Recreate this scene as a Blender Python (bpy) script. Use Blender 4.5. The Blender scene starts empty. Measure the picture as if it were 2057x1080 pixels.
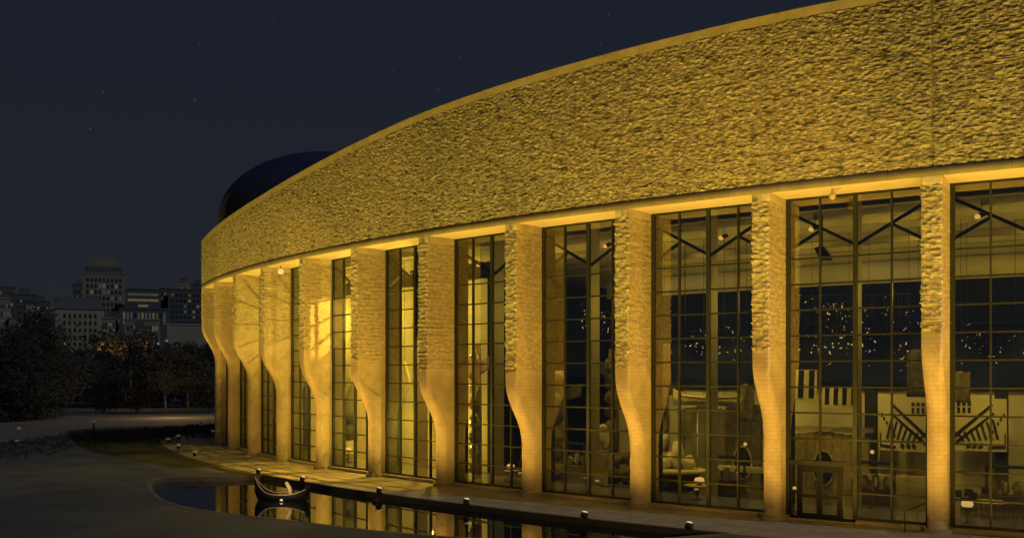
import bpy, bmesh, math, random
import numpy as np
from mathutils import Vector, Matrix

random.seed(7)
C = bpy.context.scene.collection
R = math.radians

# ------------------------------------------------------------------ measured frame of the place (metres)
F_PX, HZ, PPX = 1983.56, 750.2, 1028.0          # focal length, horizon row and centre column of the photograph
CAMZ = 6.7
CX, CY = 82.0946, 146.118                       # centre of the curved facade
RG = 120.568                                    # radius of the glass line
D1, D2, PW = 2.2766, 0.705, 0.827               # fin depth above, fin depth below, fin width
R1 = RG + D1
TH0, DTH = -0.55223, -0.0602
SOFFIT = 15.012
GROUND = -0.2
WATER = -0.5

def ang(i): return TH0 + DTH * i
def pol(a, r, z=0.0): return Vector((CX + r * math.sin(a), CY - r * math.cos(a), z))
def hit(px, r):
    """where the sight line of photo column px meets the circle of radius r: (x, y)"""
    u = (px - PPX) / F_PX
    a = 1 + u * u; b = -2 * (u * CX + CY); c = CX * CX + CY * CY - r * r
    Z = (-b - math.sqrt(b * b - 4 * a * c)) / 2 / a
    return u * Z, Z
def zat(py, Z): return CAMZ + (HZ - py) * Z / F_PX
def gnd(px, py, z=GROUND):
    Z = F_PX * (CAMZ - z) / (py - HZ)
    return ((px - PPX) / F_PX * Z, Z)
def bearing(x, y): return math.atan2(x - CX, CY - y)

# ------------------------------------------------------------------ objects
def tag(o, label=None, cat=None, group=None, kind=None):
    if label: o['label'] = label
    if cat: o['category'] = cat
    if group: o['group'] = group
    if kind: o['kind'] = kind
    return o
def empty(name, loc=(0, 0, 0), rz=0.0, label=None, cat=None, group=None):
    o = bpy.data.objects.new(name, None); C.objects.link(o)
    o.empty_display_size = 0.2
    o.location = loc; o.rotation_euler = (0, 0, rz)
    return tag(o, label, cat, group)
def link(name, me, parent=None):
    o = bpy.data.objects.new(name, me); C.objects.link(o)
    if parent is not None: o.parent = parent
    return o

class MB:
    def __init__(self): self.bm = bmesh.new()
    def box(self, x0, x1, y0, y1, z0, z1, m=None, mi=0):
        p = [Vector(v) for v in ((x0,y0,z0),(x1,y0,z0),(x1,y1,z0),(x0,y1,z0),(x0,y0,z1),(x1,y0,z1),(x1,y1,z1),(x0,y1,z1))]
        if m is not None: p = [m @ v for v in p]
        v = [self.bm.verts.new(q) for q in p]
        for f in ((0,3,2,1),(4,5,6,7),(0,1,5,4),(1,2,6,5),(2,3,7,6),(3,0,4,7)):
            fc = self.bm.faces.new([v[k] for k in f]); fc.material_index = mi
        return self
    def bar(self, a, b, w, h=None, up=(0, 0, 1), mi=0):
        """a square bar from a to b"""
        a = Vector(a); b = Vector(b); h = h or w
        d = (b - a); L = d.length; d.normalize()
        upv = Vector(up)
        if abs(d.dot(upv)) > 0.98: upv = Vector((0, 1, 0))
        s = d.cross(upv).normalized(); t = s.cross(d)
        m = Matrix((s, d, t)).transposed().to_4x4(); m.translation = a
        return self.box(-w/2, w/2, 0, L, -h/2, h/2, m, mi)
    def tube(self, pts, rad, n=8, cap=True, mi=0):
        pts = [Vector(p) for p in pts]
        if not hasattr(rad, '__len__'): rad = [rad] * len(pts)
        rings = []
        for k, p in enumerate(pts):
            d = (pts[min(k+1, len(pts)-1)] - pts[max(k-1, 0)]).normalized()
            up = Vector((0, 0, 1)) if abs(d.z) < 0.95 else Vector((1, 0, 0))
            s = d.cross(up).normalized(); t = s.cross(d)
            rings.append([self.bm.verts.new(p + (s * math.cos(2*math.pi*j/n) + t * math.sin(2*math.pi*j/n)) * rad[k]) for j in range(n)])
        for k in range(len(rings) - 1):
            for j in range(n):
                f = self.bm.faces.new((rings[k][j], rings[k][(j+1) % n], rings[k+1][(j+1) % n], rings[k+1][j]))
                f.smooth = True; f.material_index = mi
        if cap:
            self.bm.faces.new(list(reversed(rings[0]))).material_index = mi
            self.bm.faces.new(rings[-1]).material_index = mi
        return self
    def lathe(self, prof, n=20, c=(0, 0, 0), sx=1, sy=1, mi=0):
        rings = [[self.bm.verts.new((c[0] + r*sx*math.cos(2*math.pi*j/n), c[1] + r*sy*math.sin(2*math.pi*j/n), c[2] + z)) for j in range(n)] for r, z in prof]
        for k in range(len(rings) - 1):
            for j in range(n):
                f = self.bm.faces.new((rings[k][j], rings[k][(j+1) % n], rings[k+1][(j+1) % n], rings[k+1][j]))
                f.smooth = True; f.material_index = mi
        self.bm.faces.new(list(reversed(rings[0]))).material_index = mi
        self.bm.faces.new(rings[-1]).material_index = mi
        return self
    def blob(self, c, rx, ry, rz, n=12, wob=0.12, seed=0):
        rnd = random.Random(seed)
        ph = [rnd.uniform(0, 6.28) for _ in range(6)]
        prof = []
        m = 8
        rings = []
        for k in range(m + 1):
            t = math.pi * (k + 0.15) / (m + 0.3)
            ring = []
            for j in range(n):
                q = 2 * math.pi * j / n
                w = 1 + wob * (math.sin(2*q + ph[0] + 2*t) + 0.6*math.sin(3*q + ph[1] - 3*t) + 0.5*math.sin(5*t + ph[2] + q))
                ring.append(self.bm.verts.new((c[0] + rx*w*math.sin(t)*math.cos(q), c[1] + ry*w*math.sin(t)*math.sin(q), c[2] - rz*w*math.cos(t))))
            rings.append(ring)
        for k in range(m):
            for j in range(n):
                self.bm.faces.new((rings[k][j], rings[k][(j+1) % n], rings[k+1][(j+1) % n], rings[k+1][j])).smooth = True
        self.bm.faces.new(list(reversed(rings[0]))); self.bm.faces.new(rings[-1])
        return self
    def prism(self, pts, y0, y1, mi=0):
        """outline in x,z pushed from y0 to y1"""
        a = [self.bm.verts.new((p[0], y0, p[1])) for p in pts]
        b = [self.bm.verts.new((p[0], y1, p[1])) for p in pts]
        n = len(pts)
        self.bm.faces.new(a).material_index = mi
        self.bm.faces.new(list(reversed(b))).material_index = mi
        for k in range(n):
            self.bm.faces.new((a[k], b[k], b[(k+1) % n], a[(k+1) % n])).material_index = mi
        return self
    def build(self, name, mat, parent=None, bevel=0):
        bmesh.ops.recalc_face_normals(self.bm, faces=self.bm.faces[:])
        if bevel:
            bmesh.ops.bevel(self.bm, geom=[e for e in self.bm.edges if e.is_manifold and e.calc_face_angle(0) > 0.6], offset=bevel, segments=2, affect='EDGES', profile=0.5)
        me = bpy.data.meshes.new(name); self.bm.to_mesh(me); self.bm.free()
        for m in (mat if isinstance(mat, (list, tuple)) else [mat]): me.materials.append(m)
        return link(name, me, parent)

def grid_mesh(name, P, mat, U=None, smooth=True, parent=None):
    """P: (rows, cols, 3) array of points"""
    nr, nc = P.shape[:2]
    me = bpy.data.meshes.new(name)
    me.vertices.add(nr * nc); me.vertices.foreach_set('co', P.reshape(-1).astype(np.float32))
    r, c = np.meshgrid(np.arange(nr - 1), np.arange(nc - 1), indexing='ij')
    q = np.stack([r*nc + c, r*nc + c + 1, (r+1)*nc + c + 1, (r+1)*nc + c], -1).reshape(-1, 4)
    nf = len(q)
    me.loops.add(nf * 4); me.loops.foreach_set('vertex_index', q.reshape(-1).astype(np.int32))
    me.polygons.add(nf); me.polygons.foreach_set('loop_start', np.arange(0, nf*4, 4, dtype=np.int32))
    me.polygons.foreach_set('loop_total', np.full(nf, 4, dtype=np.int32))
    me.update()
    if U is not None:
        uv = me.uv_layers.new(name='UVMap')
        uv.data.foreach_set('uv', U.reshape(-1, 2)[q.reshape(-1)].reshape(-1).astype(np.float32))
    if smooth: me.polygons.foreach_set('use_smooth', np.ones(nf, dtype=bool))
    me.materials.append(mat); me.validate()
    return link(name, me, parent)

# ------------------------------------------------------------------ noise in numpy
def h2(x, y, s=0):
    n = (x.astype(np.int64) * 374761393 + y.astype(np.int64) * 668265263 + s * 974634777) & 0x7fffffff
    n = ((n ^ (n >> 13)) * 1274126177) & 0x7fffffff
    n = (n ^ (n >> 16)) & 0xffffff
    return n / float(0xffffff)
def vnoise(x, y, s=0):
    xi = np.floor(x); yi = np.floor(y); fx = x - xi; fy = y - yi
    fx = fx*fx*(3 - 2*fx); fy = fy*fy*(3 - 2*fy)
    a = h2(xi, yi, s); b = h2(xi+1, yi, s); c = h2(xi, yi+1, s); d = h2(xi+1, yi+1, s)
    return (a*(1-fx) + b*fx)*(1-fy) + (c*(1-fx) + d*fx)*fy
def rough_stone(u, z, s=0, hgt=0.10, ln=0.19):
    """relief of split-face courses in metres, 0 = deepest"""
    zz = z / hgt + 0.5 * (vnoise(u*0.35, z*0.0 + 3.1, s+5) - 0.5)
    c = np.floor(zz); fz = zz - c
    off = h2(c, c*0 + 7, s) * 5
    uu = u / (ln * (0.7 + 0.8 * h2(c, c*0 + 3, s+1))) + off
    uu = uu + 0.7 * (vnoise(uu*1.0, c + 0.5, s+2) - 0.5)
    b = np.floor(uu); fu = uu - b
    ht = h2(b, c, s+3)
    deep = h2(b, c, s+9) > 0.80
    edge = np.minimum(np.minimum(fz, 1-fz) * 1.6, np.minimum(fu, 1-fu) * 4.0)
    edge = np.clip(edge / 0.35, 0, 1) ** 0.6
    tilt = (fz - 0.5) * (h2(b, c, s+4) - 0.4) * 0.10 + (fu - 0.5) * (h2(b, c, s+6) - 0.5) * 0.10
    body = 0.03 + 0.075 * ht + tilt*0.8
    body = np.where(deep, 0.012, body)
    nz = (vnoise(u*8, z*13, s+11) - 0.5) * 0.05 + (vnoise(u*18, z*22, s+12) - 0.5) * 0.055
    return edge * body + nz * 1.25

# ------------------------------------------------------------------ materials
MATS = {}
def mat(name, col, rough=0.7, metal=0.0, var=0.0, vscale=3.0, bump=0.0, bscale=20.0, brick=None, spec=0.5, coords='Object', bcoords='UV'):
    m = bpy.data.materials.new(name); m.use_nodes = True
    nt = m.node_tree; N = nt.nodes; L = nt.links
    b = N['Principled BSDF']
    b.inputs['Roughness'].default_value = rough; b.inputs['Metallic'].default_value = metal
    b.inputs['Specular IOR Level'].default_value = spec
    col4 = (*col, 1)
    b.inputs['Base Color'].default_value = col4
    tc = N.new('ShaderNodeTexCoord')
    out = None
    if var:
        nz = N.new('ShaderNodeTexNoise'); nz.inputs['Scale'].default_value = vscale; nz.inputs['Detail'].default_value = 6
        L.new(tc.outputs[coords], nz.inputs['Vector'])
        rp = N.new('ShaderNodeMapRange'); rp.inputs['From Min'].default_value = 0.3; rp.inputs['From Max'].default_value = 0.7
        rp.inputs['To Min'].default_value = 1 - var; rp.inputs['To Max'].default_value = 1 + var
        L.new(nz.outputs['Fac'], rp.inputs['Value'])
        mx = N.new('ShaderNodeVectorMath'); mx.operation = 'SCALE'; mx.inputs[0].default_value = col
        L.new(rp.outputs['Result'], mx.inputs['Scale'])
        out = mx.outputs['Vector']
    height = None
    if brick:
        bw, bh, ms, mortar, off = brick[:5]; c1, c2 = brick[5:] if len(brick) > 5 else (0.97, 1.03)
        bt = N.new('ShaderNodeTexBrick')
        bt.inputs['Scale'].default_value = 1; bt.inputs['Brick Width'].default_value = bw; bt.inputs['Row Height'].default_value = bh
        bt.inputs['Mortar Size'].default_value = ms; bt.inputs['Mortar Smooth'].default_value = 0.3; bt.offset = off
        bt.inputs['Bias'].default_value = 0
        bt.inputs['Color1'].default_value = (c1, c1, c1, 1); bt.inputs['Color2'].default_value = (c2, c2, c2, 1)
        bt.inputs['Mortar'].default_value = (mortar, mortar, mortar, 1)
        L.new(tc.outputs[bcoords], bt.inputs['Vector'])
        mm = N.new('ShaderNodeVectorMath'); mm.operation = 'MULTIPLY'
        if out is not None: L.new(out, mm.inputs[0])
        else: mm.inputs[0].default_value = col
        L.new(bt.outputs['Color'], mm.inputs[1]); out = mm.outputs['Vector']
        height = bt.outputs['Fac']
    if out is not None: L.new(out, b.inputs['Base Color'])
    if bump or height is not None:
        prev = None
        if height is not None:
            b1 = N.new('ShaderNodeBump'); b1.invert = True; b1.inputs['Strength'].default_value = 0.6; b1.inputs['Distance'].default_value = 0.012
            L.new(height, b1.inputs['Height']); prev = b1
        if bump:
            n2 = N.new('ShaderNodeTexNoise'); n2.inputs['Scale'].default_value = bscale; n2.inputs['Detail'].default_value = 8
            L.new(tc.outputs[coords], n2.inputs['Vector'])
            b2 = N.new('ShaderNodeBump'); b2.inputs['Strength'].default_value = 0.7; b2.inputs['Distance'].default_value = bump
            L.new(n2.outputs['Fac'], b2.inputs['Height'])
            if prev: L.new(prev.outputs['Normal'], b2.inputs['Normal'])
            prev = b2
        L.new(prev.outputs['Normal'], b.inputs['Normal'])
    MATS[name] = m
    return m
def glow(name, col, strength):
    m = bpy.data.materials.new(name); m.use_nodes = True
    b = m.node_tree.nodes['Principled BSDF']
    b.inputs['Base Color'].default_value = (*[c*0.5 for c in col], 1)
    b.inputs['Emission Color'].default_value = (*col, 1); b.inputs['Emission Strength'].default_value = strength
    return m

STONE = (0.46, 0.43, 0.36)
M_rough = mat('split_face_stone', (0.43, 0.41, 0.335), 0.9, var=0.22, vscale=5.0, bump=0.03, bscale=18, brick=(0.30, 0.115, 0.008, 0.65, 0.5, 0.86, 1.12))
M_roughwall = mat('split_face_wall_stone', (0.40, 0.385, 0.31), 0.9, var=0.25, vscale=5.0, bump=0.03, bscale=18, brick=(0.21, 0.10, 0.009, 0.66, 0.5, 0.60, 1.28))
def dark_stones(m, su, sv, lo, amount):
    nt = m.node_tree; N = nt.nodes; L = nt.links; b = N['Principled BSDF']
    src = b.inputs['Base Color'].links[0].from_socket
    tc = N.new('ShaderNodeTexCoord'); mp = N.new('ShaderNodeMapping'); mp.inputs['Scale'].default_value = (su, sv, 1)
    nz = N.new('ShaderNodeTexNoise'); nz.inputs['Scale'].default_value = 1.0; nz.inputs['Detail'].default_value = 3; nz.inputs['Roughness'].default_value = 0.6
    rp = N.new('ShaderNodeMapRange'); rp.inputs['From Min'].default_value = lo; rp.inputs['From Max'].default_value = lo + 0.10
    rp.inputs['To Min'].default_value = 1.0; rp.inputs['To Max'].default_value = amount
    mu = N.new('ShaderNodeVectorMath'); mu.operation = 'SCALE'
    L.new(tc.outputs['UV'], mp.inputs['Vector']); L.new(mp.outputs['Vector'], nz.inputs['Vector']); L.new(nz.outputs['Fac'], rp.inputs['Value'])
    L.new(src, mu.inputs[0]); L.new(rp.outputs['Result'], mu.inputs['Scale']); L.new(mu.outputs['Vector'], b.inputs['Base Color'])
dark_stones(M_roughwall, 1.5, 4.2, 0.562, 0.22)
M_block = mat('smooth_stone_blocks', STONE, 0.8, var=0.16, vscale=1.3, bump=0.008, bscale=22, brick=(0.40, 0.2, 0.008, 0.66, 0.5))
M_band = mat('dressed_stone', (0.44, 0.41, 0.33), 0.8, var=0.10, vscale=2.0, bump=0.006, bscale=25, brick=(2.4, 3.0, 0.012, 0.7, 0.0))
M_coping = mat('weathered_coping', (0.20, 0.195, 0.155), 0.85, var=0.18, vscale=1.5, bump=0.006, bscale=20, brick=(2.4, 3.0, 0.014, 0.6, 0.0))
M_lip = mat('weathered_lip', (0.165, 0.16, 0.13), 0.85, var=0.18, vscale=1.5, bump=0.006, bscale=20, brick=(2.4, 3.0, 0.014, 0.6, 0.0))
M_soffit = mat('soffit_panels', (0.52, 0.47, 0.36), 0.7, var=0.06, vscale=1.2)
M_roof = mat('dark_copper_roof', (0.035, 0.045, 0.085), 0.7, var=0.15, vscale=0.5, spec=0.2)
M_frame = mat('dark_window_metal', (0.024, 0.032, 0.035), 0.6, var=0.12, vscale=5, spec=0.2)
M_door = mat('door_metal', (0.009, 0.014, 0.022), 0.6, spec=0.15)
M_pale = mat('pale_painted_steel', (0.42, 0.38, 0.27), 0.6, var=0.08, vscale=2)
M_paving = mat('terrace_paving', (0.30, 0.29, 0.235), 0.75, var=0.22, vscale=0.9, bump=0.006, bscale=14, brick=(1.5, 0.75, 0.02, 0.55, 0.5))
M_plaza = mat('plaza_concrete', (0.072, 0.084, 0.082), 0.8, var=0.25, vscale=0.3, bump=0.006, bscale=6, brick=(3.0, 3.0, 0.03, 0.6, 0.0), bcoords='Object')
M_kerb = mat('pool_kerb_stone', (0.13, 0.13, 0.11), 0.8, var=0.15, vscale=2)
M_dark = mat('dark_wet_concrete', (0.05, 0.055, 0.065), 0.6, var=0.2, vscale=2)
M_lawn = mat('dark_lawn', (0.07, 0.08, 0.08), 0.95, var=0.35, vscale=0.5, bump=0.05, bscale=3)
M_path = mat('gravel_path', (0.21, 0.165, 0.11), 0.95, var=0.2, vscale=0.25, bump=0.02, bscale=5)
M_leaf = mat('tree_leaves', (0.12, 0.12, 0.095), 0.8, var=0.5, vscale=0.6)
M_leafdark = mat('far_leaves', (0.11, 0.12, 0.12), 0.9, var=0.4, vscale=0.12)
M_bark = mat('tree_bark', (0.16, 0.14, 0.11), 0.9, var=0.3, vscale=4)
M_black = mat('black_metal', (0.02, 0.022, 0.028), 0.5, spec=0.25)
M_hull = mat('dark_boat_hull', (0.012, 0.014, 0.02), 0.7, var=0.2, vscale=4, spec=0.15)
M_gun = mat('pale_wood', (0.60, 0.50, 0.30), 0.6, var=0.15, vscale=8)
M_floor = mat('polished_hall_floor', (0.14, 0.13, 0.10), 0.16, var=0.12, vscale=0.6)
M_hallwall = mat('hall_plaster', (0.36, 0.33, 0.24), 0.85, var=0.12, vscale=0.4)
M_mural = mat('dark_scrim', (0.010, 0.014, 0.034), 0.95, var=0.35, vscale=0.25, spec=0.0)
M_beam = mat('ceiling_beam', (0.30, 0.27, 0.19), 0.8, var=0.1, vscale=1)
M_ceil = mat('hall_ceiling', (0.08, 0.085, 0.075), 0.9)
M_cedar = mat('cedar_wood', (0.30, 0.24, 0.15), 0.8, var=0.35, vscale=3, bump=0.01, bscale=12)
M_carve = mat('dark_carved_wood', (0.11, 0.10, 0.085), 0.75, var=0.55, vscale=2.2)
M_white = mat('white_plaster', (0.56, 0.52, 0.40), 0.7, var=0.12, vscale=5)
M_blackpaint = mat('black_paint', (0.018, 0.02, 0.03), 0.8, spec=0.1)
M_gilt = mat('polished_metal', (0.8, 0.7, 0.4), 0.25, metal=1.0)
M_lens = glow('lamp_lens', (1.0, 0.58, 0.17), 0.85)
M_lensdim = glow('lamp_lens_small', (0.9, 0.78, 0.45), 0.7)
M_glintdim = glow('dim_city_glint', (1.0, 0.72, 0.30), 0.3)
M_glint = glow('city_glint', (1.0, 0.66, 0.22), 0.75)  # both glow as city lights mirrored in the glass
M_win_lit = glow('lit_far_window', (0.95, 0.66, 0.30), 0.07)
M_win_dim = glow('dim_far_window', (0.75, 0.62, 0.35), 0.03)
M_bollard = glow('path_light_glass', (0.85, 0.70, 0.42), 0.05)
M_star_lamp = glow('street_lamp_glass', (0.8, 0.85, 0.75), 0.16)

def glass_mat():
    m = bpy.data.materials.new('window_glass'); m.use_nodes = True
    nt = m.node_tree; N = nt.nodes; L = nt.links
    N.remove(N['Principled BSDF']); out = N['Material Output']
    tr = N.new('ShaderNodeBsdfTransparent'); tr.inputs['Color'].default_value = (0.80, 0.83, 0.82, 1)
    gl = N.new('ShaderNodeBsdfGlossy'); gl.inputs['Roughness'].default_value = 0.0; gl.inputs['Color'].default_value = (1, 1, 1, 1)
    fr = N.new('ShaderNodeFresnel'); fr.inputs['IOR'].default_value = 3.0
    tc = N.new('ShaderNodeTexCoord'); nz = N.new('ShaderNodeTexNoise'); nz.inputs['Scale'].default_value = 0.8; nz.inputs['Detail'].default_value = 1
    bp = N.new('ShaderNodeBump'); bp.inputs['Strength'].default_value = 0.25; bp.inputs['Distance'].default_value = 0.012
    L.new(tc.outputs['Object'], nz.inputs['Vector']); L.new(nz.outputs['Fac'], bp.inputs['Height']); L.new(bp.outputs['Normal'], gl.inputs['Normal'])
    mx = N.new('ShaderNodeMixShader')
    L.new(fr.outputs['Fac'], mx.inputs['Fac']); L.new(tr.outputs[0], mx.inputs[1]); L.new(gl.outputs[0], mx.inputs[2])
    L.new(mx.outputs[0], out.inputs['Surface'])
    return m
M_glass = glass_mat()
def leaf_mat(m):
    nt = m.node_tree; N = nt.nodes; L = nt.links
    b = N['Principled BSDF']; src = b.inputs['Base Color'].links[0].from_socket; out = N['Material Output']
    df = N.new('ShaderNodeBsdfDiffuse'); tl = N.new('ShaderNodeBsdfTranslucent'); mx = N.new('ShaderNodeMixShader'); mx.inputs['Fac'].default_value = 0.45
    L.new(src, df.inputs['Color']); L.new(src, tl.inputs['Color']); L.new(df.outputs[0], mx.inputs[1]); L.new(tl.outputs[0], mx.inputs[2]); L.new(mx.outputs[0], out.inputs['Surface'])
    N.remove(b)
leaf_mat(M_leaf); leaf_mat(M_leafdark)
def water_mat():
    m = bpy.data.materials.new('pool_water'); m.use_nodes = True
    nt = m.node_tree; N = nt.nodes; L = nt.links
    b = N['Principled BSDF']; b.inputs['Base Color'].default_value = (0.006, 0.009, 0.016, 1); b.inputs['Roughness'].default_value = 0.015
    b.inputs['IOR'].default_value = 1.33; b.inputs['Specular IOR Level'].default_value = 1.0
    tc = N.new('ShaderNodeTexCoord'); mp = N.new('ShaderNodeMapping'); mp.inputs['Scale'].default_value = (1.0, 0.45, 1)
    nz = N.new('ShaderNodeTexNoise'); nz.inputs['Scale'].default_value = 1.3; nz.inputs['Detail'].default_value = 3
    bp = N.new('ShaderNodeBump'); bp.inputs['Strength'].default_value = 0.10; bp.inputs['Distance'].default_value = 0.03
    L.new(tc.outputs['Object'], mp.inputs['Vector']); L.new(mp.outputs['Vector'], nz.inputs['Vector'])
    L.new(nz.outputs['Fac'], bp.inputs['Height']); L.new(bp.outputs['Normal'], b.inputs['Normal'])
    return m
M_water = water_mat()

# ------------------------------------------------------------------ the museum
museum = empty('museum_building', pol(ang(3), RG, 0), 0, 'long curved stone museum with tall windows between wavy stone pillars', 'museum')
MLOC = museum.location.copy()
def under(o, parent):
    """parent without moving: the child keeps its world place"""
    o.parent = parent
    base = MLOC if parent is museum else Vector((0, 0, 0))
    o.location = o.location - base
    return o
I0, I1 = -3.0, 10.07
topx = [-3, -2, -1, 0, 1, 2, 3, 4, 5, 6, 7, 8, 9, 10, 11, 14]
topy = [22.5, 22.8, 23.0, 23.15, 23.2, 23.1, 22.9, 22.55, 21.9, 21.22, 20.62, 20.2, 19.92, 19.66, 19.45, 18.8]
def ring_pts(a, r, z):
    return np.stack([CX + r*np.sin(a), CY - r*np.cos(a), z], -1)
def smooth_top(i):
    ii = np.linspace(-3, 14, 341); tt = np.interp(ii, topx, topy)
    k = np.hanning(29); k /= k.sum(); tt = np.convolve(np.pad(tt, 14, 'edge'), k, 'valid')
    return np.interp(i, ii, tt)
# rough upper wall
nc = 2300; nr = 210
ii = np.linspace(I0, I1, nc); aa = TH0 + DTH*ii; arc = -aa*R1
TT = smooth_top(ii)
LIP, COP = 0.40, 0.42
v = np.linspace(0, 1, nr)[:, None]
Zg = (SOFFIT + LIP) + v * (TT - COP - SOFFIT - LIP)[None, :]
U = np.broadcast_to(arc[None, :], Zg.shape)
rel = rough_stone(U, Zg, 1)*0.78
seam = np.abs(((ii + 0.5) % 1.0) - 0.5) * 7.4
rel = np.where((seam < 0.045)[None, :], -0.045, rel)
rel[0, :] = -0.02; rel[-1, :] = -0.02
P = ring_pts(np.broadcast_to(aa[None, :], Zg.shape), R1 - 0.06 + rel, Zg)
o_wall = grid_mesh('upper_wall', P - np.array(MLOC), M_roughwall, np.stack([U, Zg], -1), smooth=False, parent=museum)
# lip band below it, coping band above it, soffit under the overhang
def ring_strip(name, prof, m, zf=None, parent=museum, n=420, i0=I0, i1=I1):
    """prof: list of (r, z) ; zf: heights are added to zf(i)"""
    i = np.linspace(i0, i1, n); a = TH0 + DTH*i
    rows = []; uv = []; d = 0; last = None
    for r, z in prof:
        zz = np.full(n, z) if zf is None else zf(i) + z
        rows.append(ring_pts(a, r, zz))
        if last: d += math.hypot(r - last[0], z - last[1])
        uv.append(np.stack([-a*R1, np.full(n, d)], -1)); last = (r, z)
    P = np.stack(rows) - (np.array(MLOC) if parent in (museum, o_wall) else 0)
    return grid_mesh(name, P, m, np.stack(uv), smooth=False, parent=parent)
ring_strip('lip_band', [(R1 - 0.1, SOFFIT), (R1, SOFFIT), (R1, SOFFIT + LIP), (R1 - 0.15, SOFFIT + LIP)], M_lip, parent=o_wall)
ring_strip('coping', [(R1 - 0.12, -COP - 0.02), (R1 + 0.01, -COP - 0.02), (R1 + 0.01, -0.06), (R1 + 0.05, -0.05), (R1 + 0.05, 0.0), (R1 - 0.6, 0.0), (R1 - 0.6, -1.0)], M_coping, zf=smooth_top, parent=o_wall)
ring_strip('soffit', [(R1 - 0.1, SOFFIT + 0.004), (RG - 0.02, SOFFIT + 0.004)], M_soffit)
ring_strip('roof', [(R1 - 0.55, -0.6), (RG - 6, 0.2), (RG - 14, 0.4), (RG - 24, -0.2), (RG - 24, -16)], M_roof, zf=smooth_top)
# dark dome rising behind the roof
dome = MB()
dz = 104.0; dx = (663 - PPX)/F_PX*dz
prof = [(11.3, 0)] + [(11.3*math.cos(t), 22.64 + 7.03*math.sin(t)) for t in [k*math.pi/2/16 for k in range(16)]] + [(0.12, 29.67)]
dome.lathe(prof, 48, (dx - MLOC.x, dz - MLOC.y, 0))
tag(dome.build('dome', M_roof, museum), 'dark rounded dome rising behind the wall')

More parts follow.
